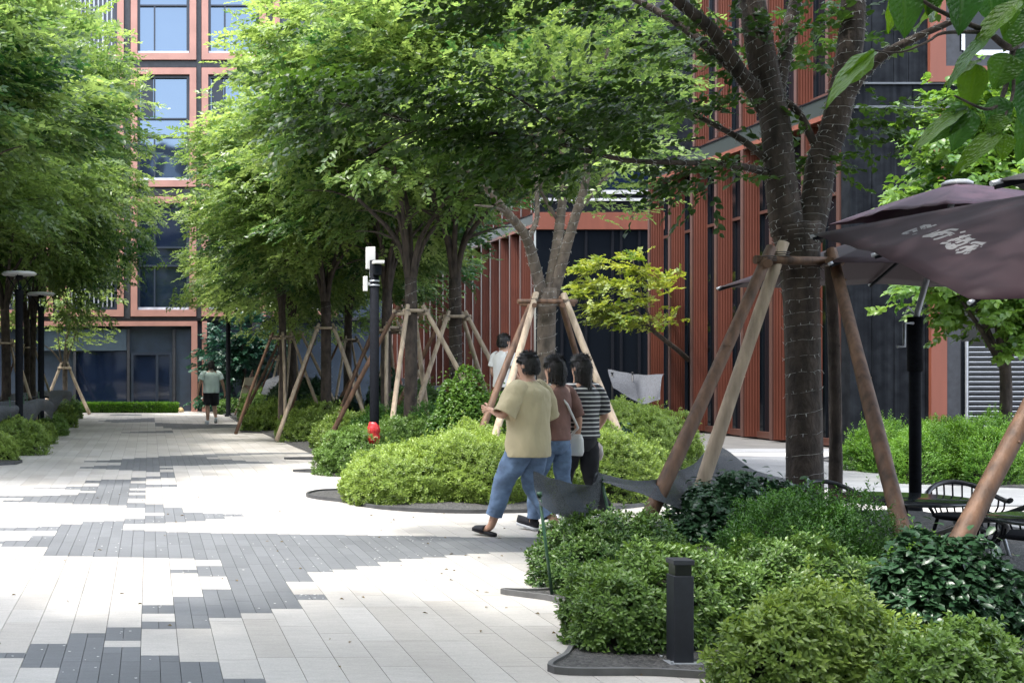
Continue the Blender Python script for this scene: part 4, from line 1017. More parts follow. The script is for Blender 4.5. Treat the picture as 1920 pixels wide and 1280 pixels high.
            L = ll*r.uniform(.7, 1.25, k); batches.append((p - D*L[:, None]*.4, D, N, L, L*.29, tn, 'oval'))
    me = leaf_mesh(name, batches, dome_core((0, 0, 0), a, b, h))
    o = obj(name, me, [mt, CORE]); o.location = loc
    return tag(o, label, 'shrub' if name == 'shrub' else name.replace('_', ' '), group)

S_ = [ # x0, x1, top, bottom, kind, label, Y, depth, tone
 (1042,1310,962,1135,'azG','dark green azalea mound behind the pointed bed tip with the netting stake',8.75,.8,.30),
 (1102,1450,1020,1216,'azG','rounded green azalea mound directly left of and behind the bollard light',7.0,.6,.62),
 (1330,1720,1010,1200,'azG','wide green azalea mound right of the bollard light',7.35,.6,.45),
 (1392,1692,930,1085,'fine','soft fine-leaved dark green mound below the large near trunk',9.0,.75,.45),
 (1275,1570,890,1010,'cam','dark glossy camellia mound at the foot of the large near tree',10.2,.6,.5),
 (1375,1800,1098,1330,'azY','yellow tipped azalea in the bottom foreground right of the bollard',5.75,.5,.46),
 (1632,1985,1000,1215,'cam','big glossy camellia pierced by the varnished prop at the right edge',6.72,.6,.6),
 (1690,2020,1165,1380,'azG','green azalea filling the bottom right corner',5.2,.5,.70),
 (1690,1790,1010,1090,'hedge','small bright green shrub sprouting behind the glossy camellia',8.3,.7,.45),
 (640,890,838,945,'azY','low yellow green azalea at the pointed tip of the long bed',14.7,.9,.66),
 (745,1020,812,955,'azY','wide yellow green azalea left of the walkers feet',14.4,.8,.72),
 (960,1250,800,955,'azY','yellow green azalea hidden behind the walkers and the netting',14.7,.7,.6),
 (1090,1310,762,885,'azY','yellow green azalea right of the walkers towards the terracotta front',19.0,.8,.72),
 (1130,1240,750,815,'azY','small yellow azalea under the grey netting by the terracotta corner',24.5,.9,.55),
 (1128,1200,806,860,'cam','little teal tinted plant right of the striped walker',18.3,.7,.8),
 (608,790,800,886,'azG','deep green azalea mound in front of the camera pole',18.6,.8,.75),
 (596,730,772,845,'azY','olive azalea mound left of the deep green one by the camera pole',23.8,.9,.40),
 (544,690,758,830,'azY','large round azalea mound below the bundled prop poles',26.5,.8,.50),
 (466,600,750,808,'azY','clipped azalea mound just right of the easel',31.5,.9,.42),
 (452,520,733,780,'azG','small azalea beside the easel legs',37.5,.9,.70),
 (408,452,748,776,'azG','low dark azalea behind the man in the pale polo',43.2,.8,.35),
 (498,622,706,775,'cam','dark camellia under the bundled prop poles',33.5,.8,.5),
 (620,700,742,792,'cam','blue green camellia at the foot of a pale prop pole',28.0,.8,.35),
 (690,775,698,800,'cam','tall dark camellia behind the black camera pole',27.0,.9,.3),
 (655,800,768,830,'fine','feathery dark green shrub round the red wrapped pole foot',21.6,.7,.35),
 (770,850,765,812,'fine','low feathery shrub left of the glossy round shrub',20.6,.7,.4),
 (740,850,720,800,'azG','mid green shrub in shade below the grey netting',23.0,.8,.3),
 (808,960,700,830,'round','glossy round shrub left of the walkers',18.4,.8,.30),
 (800,1010,796,900,'azY','yellow green azalea behind the wide one, at the feet of the pale props',16.6,.8,.62),
 (690,830,782,870,'azG','green azalea spreading behind the red wrapped pole foot',19.8,.8,.6),
 (655,760,772,840,'azY','olive azalea between two prop poles behind the camera pole',22.6,.8,.5),
 (560,640,744,800,'azG','green azalea in the second line above the large round azalea',30.5,.8,.45),
 (880,1010,770,850,'azG','green azalea in shade behind the pale props',20.5,.8,.5),
 (-40,26,812,870,'azY','yellow azalea at the very left edge of the street',21.3,.9,.75),
 (-30,80,786,853,'azY','large azalea in front of the netting on the left',22.9,.8,.52),
 (40,100,790,838,'azY','azalea behind the first green stakes on the left',26.3,.8,.5),
 (78,124,778,822,'azG','azalea below the second lamp on the left',29.6,.9,.8),
 (95,140,760,805,'azY','narrow azalea below the far end of the left netting',33.6,.8,.45),
 (112,150,748,786,'azG','azalea at the far end of the left bed near the clipped hedge',39.5,.8,.4),
]
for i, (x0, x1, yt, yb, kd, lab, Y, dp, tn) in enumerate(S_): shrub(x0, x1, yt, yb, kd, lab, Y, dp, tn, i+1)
# hedge against the dark end wall, three plants wide
for i, (x0, x1, yt, Y, lab, tn) in enumerate(((1612,1740,792,19.0,'bright green hedge plant next to the dark stone corner',.40), (1690,1850,800,17.2,'bright green hedge plant behind the parasol pole',.55), (1800,1960,786,17.0,'bright green hedge plant under the metal louvres',.45),
    (1720,1900,790,19.5,'rear hedge plant between the parasol pole and the louvres',.4))):
    shrub(x0, x1, yt, 0, 'hedge', lab, Y, .75, tn, 60+i, name='hedge_plant', group='hedge plants by the dark stone wall')
# clipped far hedge
x0, x1 = W(138, 0, 45.2).x, W(334, 0, 45.2).x; n = 5200; r = np.random.default_rng(8)
p = np.stack([r.uniform(x0, x1, n), 44.9 + r.uniform(0, .45, n), .32 + 0*r.uniform(0, 1, n)], 1)
fr = r.random(n) < .55; p[fr, 1] = 44.9; p[fr, 2] = r.uniform(.02, .32, fr.sum())
D = r.normal(0, .5, (n, 3)) + np.where(fr[:, None], np.array([0, -.6, .7]), np.array([0, 0, 1.])); L = r.uniform(.06, .11, n)
vs = [(x0,44.93,0),(x1,44.93,0),(x1,45.35,0),(x0,45.35,0),(x0,44.93,.31),(x1,44.93,.31),(x1,45.35,.31),(x0,45.35,.31)]
me = leaf_mesh('hedge', [(p, D, norm(r.normal(0, 1, (n, 3))), L, L*.22, .45 + r.normal(0, .16, n) + np.where(fr, -.1, .15), 'rh')], (vs, [(4,5,6,7),(0,1,5,4),(1,2,6,5),(3,0,4,7)]))
tag(obj('hedge', me, [L_HEDGE, CORE]), 'low clipped hedge in front of the blue office shop window', 'hedge')
# ------------------------------------------------------------------ street furniture
def street_lamp(px, Y, ztop, label, disc=.66):
    x = (px - CX)*Y/F; t = empty('street_lamp', (x, Y, .03), label, 'street lamp', 'disc street lamps')
    mb = MB(); mb.lathe((0, 0, 0), [(.12, -.03), (.12, .02), (.075, .06), (.075, ztop-.45), (.085, ztop-.43), (.085, ztop-.36), (.04, ztop-.33)], 16); mb.build('pole', BLACKM, t)
    mb = MB()
    for k in range(3):
        a = k*2.094 + .52; mb.tube([(math.cos(a)*.05, math.sin(a)*.05, ztop-.36), (math.cos(a)*.20, math.sin(a)*.20, ztop-.16), (math.cos(a)*.28, math.sin(a)*.28, ztop-.07)], .013, 6)
    mb.build('bracket', BLACKM, t)
    mb = MB(); mb.lathe((0, 0, ztop-.075), [(.02, 0), (disc/2*.9, 0), (disc/2, .025), (disc/2, .04), (disc/2*.85, .07), (.03, .09)], 28); mb.build('lamp_disc', solid('lamp_disc', (.50, .50, .50), .35, var=.06), t)
    mb = MB(); mb.lathe((0, 0, ztop-.14), [(.05, 0), (.07, .03), (.07, .062)], 14); mb.build('lamp_head', BLACKM, t)
    return t
street_lamp(36, 24.0, 3.36, 'nearer black street lamp with a pale disc on the left bed')
street_lamp(77, 30.0, 3.33, 'second black street lamp with a pale disc, behind the nearer one')
street_lamp(428, 41.5, 3.6, 'far street lamp half hidden in leaves right of the man in the pale polo')
street_lamp(58, 39.5, 3.4, 'faint far street lamp behind the left tree stakes', .6)

# camera pole
Y = 18.75; x = (702 - CX)*Y/F; s = F/Y
t = empty('camera_pole', (x, Y, bed_z(x, Y)), 'black camera pole with white boxes on top and a red wrapped foot', 'camera pole')
zt = H - (488 - CY)/s
mb = MB(); mb.tube([(0, 0, -.3), (0, 0, 1), (0, 0, zt - t.location.z)], .068, 16); mb.build('pole', BLACKM, t)
zz = lambda py: H - (py - CY)/s - t.location.z
mb = MB(); mb.box((-.110, .05, zz(504)), (.025, .13, zz(462))); mb.tube([(-.04, .09, zz(520)), (-.04, .09, zz(500))], .02, 6); bevel(mb.build('antenna_panel', WHITE, t), .012)
mb = MB(); mb.box((-.165, -.05, zz(546)), (-.105, .03, zz(518))); mb.box((-.11, -.02, zz(535)), (-.06, .02, zz(529))); bevel(mb.build('junction_box', WHITE, t), .008)
mb = MB(); mb.box((-.035, -.13, zz(517)), (.085, .13, zz(497))); cm = bevel(mb.build('camera', BLACKM, t), .012)
mb = MB(); mb.box((-.045, -.20, zz(496)), (.115, .14, zz(490))); bevel(mb.build('camera_hood', WHITE, t), .01)
mb = MB(); mb.tube([(.02, -.131, zz(507)), (.02, -.15, zz(507))], .03, 12); mb.build('lens', GLASS_D, cm)
for py in (527, 535):
    mb = MB(); mb.tube([(0, 0, zz(py)-.012), (0, 0, zz(py)+.012)], .078, 14); mb.build('clamp', METAL_G, t)
mb = MB(); mb.lathe((-.01, 0, zz(832)), [(.072, 0), (.09, .05), (.095, .11), (.078, .15), (.098, .18), (.09, .25), (.074, .29), (.07, .32)], 14); mb.build('red_wrap', solid('red_plastic_wrap', (.52, .030, .035), .4, var=.3, scale=18, bump=.4), t)

# bollard light
g = G(1275, 1252); s = F/g.y
t = empty('bollard_light', (g.x, g.y, .035), 'square charcoal bollard light at the edge of the near bed', 'bollard light')
hb = 193/s
mb = MB(); mb.box((-.052, -.052, -.03), (.052, .052, hb-.085)); bevel(mb.build('post', solid('charcoal_post', (.020, .022, .030), .5, var=.15, scale=30), t), .004)
mb = MB(); mb.box((-.043, -.043, hb-.085), (.043, .043, hb-.028)); mb.build('diffuser', solid('dark_diffuser', (.014, .014, .016), .3), t)
mb = MB(); mb.box((-.085, -.085, -.03), (.085, .085, .006)); [mb.tube([(sx*.07, sy*.07, .004), (sx*.07, sy*.07, .018)], .008, 6) for sx in (-1, 1) for sy in (-1, 1)]; mb.build('base_plate', METAL_G, t)
mb = MB(); mb.box((-.055, -.055, hb-.028), (.055, .055, hb)); bevel(mb.build('cap', solid('charcoal_cap', (.026, .028, .036), .45, var=.1), t), .004)

# easel
Y = 41.0; t = empty('easel', (W(464, 0, Y).x, Y, .02), 'wooden easel holding a board, seen from behind at the end of the bed', 'easel')
mb = MB(); q = [W(448, 750, Y-.05), W(474, 748, Y+.25), W(482, 706, Y+.35), W(459, 708, Y+.05)]
nn = (q[1]-q[0]).cross(q[3]-q[0]).normalized()*.025
mb.add([tuple(v) for v in q] + [tuple(v+nn) for v in q], [(0,1,2,3),(7,6,5,4),(0,4,5,1),(1,5,6,2),(2,6,7,3),(3,7,4,0)]); wpart(t, mb, 'board', solid('board_back', (.42, .36, .24), .8, var=.1))
mb = MB(); nb_ = -nn*1.2
for a, b in ((W(442, 778, Y-.1), W(476, 694, Y+.2)), (W(470, 776, Y+.3), W(475, 700, Y+.22)), (W(462, 722, Y+.02), W(480, 742, Y-.5))): mb.beam(a - nn*2, b - nn*2, .05, .035)
mb.beam(W(450, 748, Y-.1) - nn, W(476, 746, Y+.2) - nn, .05, .04); mb.beam(W(463, 724, Y-.02), W(478, 724, Y+.2), .04, .03)
wpart(t, mb, 'stand', POLE_O)

# small box at the foot of the pink portal
mb = MB(); mb.lathe((W(339, 0, 45.8).x, 45.8, .012), [(.10, 0), (.12, .06), (.09, .12), (.03, .17)], 10); tag(mb.build('planter_pot', solid('ochre_pot', (.45, .33, .16), .7)), 'small ochre pot at the foot of the pink portal', 'pot')

# ------------------------------------------------------------------ shade netting on green stakes
NET, n, l, p = newmat('shade_net')
tc = n.new('ShaderNodeTexCoord'); mp = n.new('ShaderNodeMapping'); mp.inputs['Scale'].default_value = (120, 120, 260); l.new(tc.outputs['Object'], mp.inputs[0])
no = n.new('ShaderNodeTexNoise'); no.inputs['Scale'].default_value = 1; no.inputs['Detail'].default_value = 3; l.new(mp.outputs[0], no.inputs[0])
rp = n.new('ShaderNodeValToRGB'); rp.color_ramp.elements[0].position = .3; rp.color_ramp.elements[1].position = .72; rp.color_ramp.elements[0].color = (.022, .024, .028, 1); rp.color_ramp.elements[1].color = (.15, .158, .175, 1); l.new(no.outputs['Fac'], rp.inputs[0]); l.new(rp.outputs[0], p.inputs['Base Color'])
p.inputs['Roughness'].default_value = .8; p.inputs['Specular IOR Level'].default_value = .1
tr = n.new('ShaderNodeBsdfTransparent'); mx = n.new('ShaderNodeMixShader'); gt = n.new('ShaderNodeMath'); gt.operation = 'LESS_THAN'; gt.inputs[1].default_value = .40; l.new(no.outputs['Fac'], gt.inputs[0])
ml = n.new('ShaderNodeMath'); ml.operation = 'MULTIPLY'; ml.inputs[1].default_value = .45; l.new(gt.outputs[0], ml.inputs[0])
l.new(ml.outputs[0], mx.inputs[0]); l.new(p.outputs[0], mx.inputs[1]); l.new(tr.outputs[0], mx.inputs[2]); l.new(mx.outputs[0], n['Material Output'].inputs[0])
def net(label, rowsP, parent=None, name='shade_net', wob=.02, group='shade nets on stakes'):
    """rowsP: grid of control points (rows of equal length); fine wrinkled sheet through them"""
    Rn, Cn = len(rowsP), len(rowsP[0]); su, sv = 10, 10; rr = random.Random(len(label))
    def cat(a, b, c, d, t): return .5*((2*b)+(c-a)*t+(2*a-5*b+4*c-d)*t*t+(3*b-a-3*c+d)*t**3)
    def line(P, u):
        i = min(int(u), len(P)-2); t = u - i; a = P[max(i-1, 0)]; b = P[i]; c = P[i+1]; d = P[min(i+2, len(P)-1)]
        return cat(a, b, c, d, t)
    NU, NV = (Rn-1)*su, (Cn-1)*sv; vs = []; fs = []
    for i in range(NU+1):
        for j in range(NV+1):
            col = [line([Vector(r) for r in rowsP[k:k+1][0]], j/sv) for k in range(Rn)]
            q = line(col, i/su); q = q + Vector((0, 0, wob*(.5*math.sin(i*.55+j*.18) + .25*math.sin(j*.8+i*.3)))) + Vector((0, wob*.4*math.sin(i*.5+j*.6), 0)); vs.append(tuple(q))
            if i < NU and j < NV: a = i*(NV+1)+j; fs.append((a, a+1, a+NV+2, a+NV+1))
    me = bpy.data.meshes.new(name); me.from_pydata(vs, [], fs); me.polygons.foreach_set('use_smooth', [True]*len(fs)); me.update()
    o = obj(name, me, NET); tag(o, label, 'shade net', group); return o
def stake(a, b, label, r=.011, mat=GREENP):
    mb = MB(); a = Vector(a); b = Vector(b); mb.tube([a, a.lerp(b, .5), b], r, 8); mb.tube([b, b + (b-a).normalized()*.03], r*1.6, 8)
    return tag(mb.build('stake', mat), label, 'stake', 'green stakes holding the nets')
y1 = 8.75
stake(W(1036, 1121, y1), W(1012, 930, y1), 'green stake standing in the pointed bed tip')
stake(W(1168, 1085, 9.5), W(1128, 900, 9.5), 'green stake second from the bed tip, rising out of the dark azalea')
net('small black shade net slung between the two green stakes in front of the walkers',
    [[W(1000, 883, y1), W(1050, 902, 8.95), W(1108, 908, 9.2), W(1122, 886, 9.45)], [W(1002, 915, y1+.05), W(1045, 935, 9.0), W(1092, 930, 9.3), W(1126, 905, 9.5)], [W(1012, 945, y1-.1), W(1048, 966, 9.05), W(1080, 972, 9.3), W(1108, 960, 9.45)]], wob=.012)
net('ragged black end of the net hanging from the second stake', [[W(1116, 888, 9.4), W(1122, 885, 9.45), W(1132, 890, 9.5)], [W(1102, 940, 9.4), W(1112, 938, 9.45), W(1122, 945, 9.5)], [W(1086, 978, 9.35), W(1096, 988, 9.4), W(1104, 975, 9.45)]], wob=.008)
net('wide grey shade net spread behind the near prop poles',
    [[W(1120, 887, 9.5), W(1215, 902, 10.3), W(1295, 872, 11.5), W(1345, 835, 12.3), W(1420, 884, 12.6), W(1500, 900, 12.8)],
     [W(1124, 897, 9.5), W(1205, 915, 10.1), W(1290, 908, 11.0), W(1352, 892, 11.6), W(1420, 912, 11.9), W(1500, 925, 12.0)],
     [W(1130, 902, 9.45), W(1200, 925, 9.9), W(1262, 950, 10.4), W(1330, 965, 10.7), W(1420, 962, 11.0), W(1500, 962, 11.2)]], wob=.012)
stake(W(1345, 905, 12.3), W(1345, 838, 12.3), 'short stake under the peak of the wide grey net')
# nets on the left bed
for i, (px, Y, lab) in enumerate(((20, 23.4, 'green stake at the left edge in front of the nets'), (46, 25.2, 'green stake just below the nearer lamp'), (52, 26.8, 'green stake leaning close behind its neighbour under the nearer lamp'), (74, 28.6, 'green stake below the second lamp'), (79, 30.4, 'green stake beyond the second lamp'))):
    x = (px - CX)*Y/F; stake((x+.03, Y, .02), (x-.02, Y, 1.02), lab, .012)
def lnet(lab, pts, drop=.16, back=.9):
    P = [Vector(((px - CX)*Y/F, Y, H - (py - CY)*Y/F)) for px, py, Y in pts]
    net(lab, [[p + Vector((-back, .3, -.08)) for p in P], [p + Vector((-back*.45, .1, -.02 if i % 2 else -.10)) for i, p in enumerate(P)], [p + Vector((0, 0, 0 if i % 2 == 0 else -.03)) for i, p in enumerate(P)], [p + Vector((.01, -.03, -drop*(1 if i % 2 else .55))) for i, p in enumerate(P)]], wob=.014)
lnet('black shade net at the left edge draped over the front shrubs', [(-40, 764, 22.4), (-8, 756, 22.9), (22, 762, 23.6), (40, 752, 24.4)], .34, 1.6)
lnet('black shade net between the two lamps on the left', [(36, 752, 24.8), (56, 757, 26.0), (78, 748, 27.6), (97, 750, 29.4)], .46, 1.6)
lnet('far black shade net behind the second lamp', [(88, 742, 30.0), (102, 745, 31.6), (118, 735, 34.5), (132, 731, 38)], .34, 1.6)
net('crumpled grey net behind the prop poles left of the walkers', [[W(752, 708, 23.6), W(790, 722, 24.4), W(836, 722, 24.8)], [W(760, 738, 23.4), W(800, 748, 23.8), W(836, 742, 24.2)], [W(775, 765, 23.2), W(806, 772, 23.4), W(836, 768, 23.8)]])
net('grey net slung over furniture by the terracotta corner', [[W(1140, 692, 29.5), W(1178, 700, 29.5), W(1205, 702, 29.6), W(1246, 700, 29.6)], [W(1142, 704, 28.6), W(1184, 715, 28.6), W(1206, 730, 28.6), W(1240, 712, 28.6)], [W(1150, 726, 28.3), W(1192, 752, 28.2), W(1206, 758, 28.2), W(1238, 748, 28.2)]])
for px, lab in ((1148, 'dark stake holding the left end of the net by the terracotta corner'), (1186, 'dark stake in the middle of the net by the terracotta corner')): stake((W(px, 0, 28.6).x, 28.6, .2), W(px, 700, 28.6), lab, .02, BLACK)
net('dark net sagging behind the easel and camellia', [[W(500, 712, 37.5), W(540, 700, 37.5), W(585, 708, 37.5)], [W(495, 722, 36.8), W(540, 716, 36.8), W(590, 722, 36.8)], [W(490, 738, 36.5), W(540, 742, 36.5), W(590, 738, 36.5)]])

# ------------------------------------------------------------------ parasols
FAB, n, l, p = newmat('plum_canvas')
tc = n.new('ShaderNodeTexCoord'); no = n.new('ShaderNodeTexNoise'); no.inputs['Scale'].default_value = 2.2; no.inputs['Detail'].default_value = 5; l.new(tc.outputs['Object'], no.inputs[0])
rp = n.new('ShaderNodeValToRGB'); rp.color_ramp.elements[0].color = (.014, .0048, .0085, 1); rp.color_ramp.elements[1].color = (.025, .009, .0145, 1); l.new(no.outputs['Fac'], rp.inputs[0]); l.new(rp.outputs[0], p.inputs['Base Color']); p.inputs['Roughness'].default_value = .7
p.inputs['Sheen Weight'].default_value = .05; p.inputs['Specular IOR Level'].default_value = .3
tr = n.new('ShaderNodeBsdfTranslucent'); tr.inputs[0].default_value = (.06, .035, .048, 1); mx = n.new('ShaderNodeMixShader'); mx.inputs[0].default_value = .12; l.new(p.outputs[0], mx.inputs[1]); l.new(tr.outputs[0], mx.inputs[2]); l.new(mx.outputs[0], n['Material Output'].inputs[0])
FABD = solid('charcoal_canvas', (.020, .019, .022), .75, var=.2)
def canopy(apex, rim, N=9, sag=.035, wr=.008, seed=1):
    """cloth stretched from the apex over ribs to the rim points; between ribs it sinks a little"""
    vs = []; fs = []; m = len(rim); per = 8; rr = random.Random(seed)
    ph = [rr.uniform(0, 6.28) for _ in range(m)]
    for i in range(N+1):
        t = i/N
        for k in range(m):
            for j in range(per):
                e = j/per; b = rim[k].lerp(rim[(k+1) % m], e)
                q = apex.lerp(b, .06 + .94*t); s = math.sin(math.pi*e)
                q = q + Vector((0, 0, .012*math.sin(math.pi*t) - sag*s*t*(1.0) + wr*math.sin(e*14+ph[k])*t*s))
                if t == 1: q = q + (apex - b).normalized()*(.05*s)
                vs.append(q)
    M = m*per
    for i in range(N):
        for k in range(M): fs.append((i*M+k, i*M+(k+1) % M, (i+1)*M+(k+1) % M, (i+1)*M+k))
    fs.append(tuple(range(M)))
    return vs, fs
def canopy_obj(root, name, apex, rim, mat, **kw):
    vs, fs = canopy(apex, rim, **kw); me = bpy.data.meshes.new(name); me.from_pydata([tuple(v) for v in vs], [], fs); me.polygons.foreach_set('use_smooth', [True]*len(fs)); me.update()
    o = wpart(root, me, name, mat); s = o.modifiers.new('thick', 'SOLIDIFY'); s.thickness = .004; s.offset = -1
    return o, vs, fs
def ribs(root, apex, rim, off=-.03, mat=BLACKM):
    for b in rim:
        mb = MB(); d = Vector((0, 0, off)); mb.beam(apex + d*2, b + d, .018, .026); wpart(root, mb, 'rib', mat)
    mb = MB()
    for b in rim: e = (b - apex).normalized(); mb.tube([b - e*.03 + Vector((0, 0, -.012)), b + e*.02 + Vector((0, 0, -.012))], .014, 6)
    wpart(root, mb, 'rib_tip', METAL_G)
# front parasol
L_ = W(1525, 440, 10.0); B_ = W(1820, 562, 7.5); V_ = Vector((2.57, -.39, .05)); M_ = L_.lerp(B_, .46) + Vector((0, 0, .05))
rim = [L_, M_, B_, B_ + V_*.5 + Vector((0, 0, .04)), B_ + V_, (B_ + L_)*.5 + V_ + Vector((0, 0, .04)), L_ + V_, L_ + V_*.5 + Vector((0, 0, .04))]
apA = Vector((6.28, 8.42, 2.80))
t = empty('parasol', (6.35, 8.5, .05), 'front plum parasol tilted towards the street with pale lettering', 'parasol', 'cafe parasols')
cA, cvs, cfs = canopy_obj(t, 'canopy', apA, rim, FAB, seed=3); ribs(t, apA, rim)
mb = MB(); mb.tube([(6.5, 8.62, 0), (6.5, 8.62, 1.5), (6.42, 8.55, 2.2), (6.3, 8.44, 2.82)], .03, 10); wpart(t, mb, 'pole', BLACKM)
mb = MB(); mb.box((6.15, 8.3, -.05), (6.85, 8.95, .06)); wpart(t, mb, 'base', BLACKM)
mb = MB(); mb.lathe((apA.x, apA.y, apA.z-.02), [(.10, 0), (.10, .03), (.03, .06)], 12); wpart(t, mb, 'finial', METAL_G)
STRO = [[(90,300),(370,200)],[(90,300),(220,320),(280,290),(350,330),(400,310)],[(320,240),(360,300),(400,260),(480,230)],[(470,150),(600,140),(620,190),(500,210),(470,150)],[(620,180),(760,130)],[(390,320),(660,250)],[(490,365),(620,330),(860,205)],[(490,365),(640,360),(760,300),(900,270)],[(840,290),(980,240),(1050,225),(1180,235)],[(640,380),(800,320)],[(830,340),(900,290),(1000,290),(1080,320),(1000,350)],[(700,425),(780,410),(900,370),(1040,330)],[(1230,290),(1340,265)],[(850,500),(990,495)],[(990,470),(1060,430),(1150,440)],[(980,540),(1010,600),(1080,610),(1150,570)],[(1000,500),(990,560)],[(1060,520),(1110,560),(1220,540),(1330,500),(1400,460)],[(1140,400),(1180,450),(1240,420),(1270,350)],[(1270,350),(1340,370),(1430,330)],[(1370,390),(1450,440),(1520,410)],[(1150,500),(1300,440),(1400,460)],[(1430,510),(1520,480),(1640,500),(1740,540),(1660,580)],[(1690,500),(1720,480)],[(1470,540),(1530,560),(1600,550)],[(1140,640),(1210,630)],[(1150,690),(1260,680),(1380,620),(1480,570)],[(1220,610),(1340,570),(1420,580)],[(1310,700),(1390,700),(1420,640)],[(1400,620),(1550,610)]]
bvh = BVHTree.FromPolygons([tuple(v) for v in cvs], cfs); eye = Vector((0, 0, H)); mb = MB()
for st in STRO:
    pts = []
    for i in range(len(st)-1):
        for k in range(4):
            a, b = st[i], st[i+1]; f = k/4; pts.append((a[0]+(b[0]-a[0])*f, a[1]+(b[1]-a[1])*f))
    pts.append(st[-1]); hit = []
    for (u, v) in pts:
        d = (W(1685+u/10.667, 410+v/10.667, 8.0) - eye).normalized(); h, nr, _, _ = bvh.ray_cast(eye, d)
        if h is not None: hit.append((h, nr if nr.dot(d) < 0 else -nr))
    if len(hit) < 2: continue
    P3 = []
    for i, (h, nr) in enumerate(hit):
        tg = (hit[min(i+1, len(hit)-1)][0] - hit[max(i-1, 0)][0]).normalized(); sd_ = nr.cross(tg).normalized()*.015
        P3 += [tuple(h + nr*.004 + sd_), tuple(h + nr*.004 - sd_)]
    mb.add(P3, [(2*i, 2*i+1, 2*i+3, 2*i+2) for i in range(len(hit)-1)])
lt = mb.build('lettering', solid('pale_print', (.15, .15, .155), .7, var=.12, scale=40)); lt.parent = cA
# rear parasol, two tiers
t = empty('parasol', (7.18, 12.0, .0), 'rear plum parasol on the cranked black pole, two tiers of canvas', 'parasol', 'cafe parasols')
cr = [Vector((5.72, 10.75, 2.47)), Vector((6.05, 13.6, 2.44)), Vector((9.1, 13.3, 2.42)), Vector((8.8, 10.4, 2.45))]
rimB = []
for k in range(4): rimB += [cr[k], cr[k].lerp(cr[(k+1) % 4], .5) + Vector((0, 0, .04))]
apB = Vector((7.52, 12.0, 3.06)); apT = W(1795, 342, 11.9)
canopy_obj(t, 'canopy', apB, rimB, FAB, seed=5); ribs(t, apB, rimB)
tl = W(1616, 404, 11.4); tr_ = []
for k in range(8):
    a = math.pi*.78 + k*math.pi/4; r_ = 1.12 if k % 2 == 0 else .80
    tr_.append(Vector((apT.x + math.cos(a)*r_, apT.y - .1 + math.sin(a)*r_, 2.98 + .04*(k % 2))))
ct, _, _ = canopy_obj(t, 'vent_canopy', apT, tr_, solid('plum_canvas_sunlit', (.060, .026, .043), .7, var=.15), sag=.02, N=6)  # vent tier in a lighter plum, sunlight put into its colour
mb = MB(); mb.lathe((apT.x, apT.y, apT.z-.03), [(.13, 0), (.13, .025), (.09, .05), (.02, .06)], 16); wpart(t, mb, 'finial', solid('grey_cap', (.35, .36, .37), .4))
mb = MB(); mb.tube([(7.18, 12, -.05), (7.18, 12, 1.2), (7.18, 12, 2.05)], .052, 14); wpart(t, mb, 'pole', BLACKM)
mb = MB(); mb.tube([(7.18, 12, 1.98), (7.20, 12, 2.1), (7.30, 12, 2.45), (7.5, 12, 3.05), (apT.x, apT.y, apT.z-.03)], .026, 10); wpart(t, mb, 'upper_pole', METAL_G)
mb = MB(); mb.tube([(7.18, 12, 1.55), (7.18, 12, 2.06)], .068, 12); wpart(t, mb, 'housing', BLACKM)
mb = MB(); mb.tube([(7.13, 11.95, 2.0), (7.02, 11.9, 2.0), (7.02, 11.9, 1.78), (6.94, 11.88, 1.78)], .014, 8); mb.tube([(7.13, 11.95, 2.1), (7.07, 11.93, 2.16), (7.02, 11.9, 2.1)], .008, 6); wpart(t, mb, 'crank', METAL_G)
mb = MB(); mb.lathe((7.18, 12, -.02), [(.36, 0), (.36, .06), (.08, .09), (.06, .3)], 20); wpart(t, mb, 'base', BLACKM)
# dark parasol off to the right
t = empty('parasol', (5.75, 6.0, .0), 'charcoal parasol whose dark corner pokes in at the right edge', 'parasol', 'cafe parasols')
c0 = Vector((5.62, 6.0, 2.52)); cr = [W(1866, 338, 6.0), c0 + Vector((-.02, 1.63, -.03)), c0 + Vector((1.63, 0, -.03)), c0 + Vector((0, -1.63, -.03))]
rimC = []
for k in range(4): rimC += [cr[k], cr[k].lerp(cr[(k+1) % 4], .5) + Vector((0, 0, .03))]
canopy_obj(t, 'canopy', c0 + Vector((0, 0, .34)), rimC, FABD, seed=6); ribs(t, c0 + Vector((0, 0, .34)), rimC)
mb = MB(); mb.tube([(5.62, 6.0, 0), (5.62, 6, 1.5), (5.62, 6, 2.84)], .028, 10); wpart(t, mb, 'pole', BLACKM)

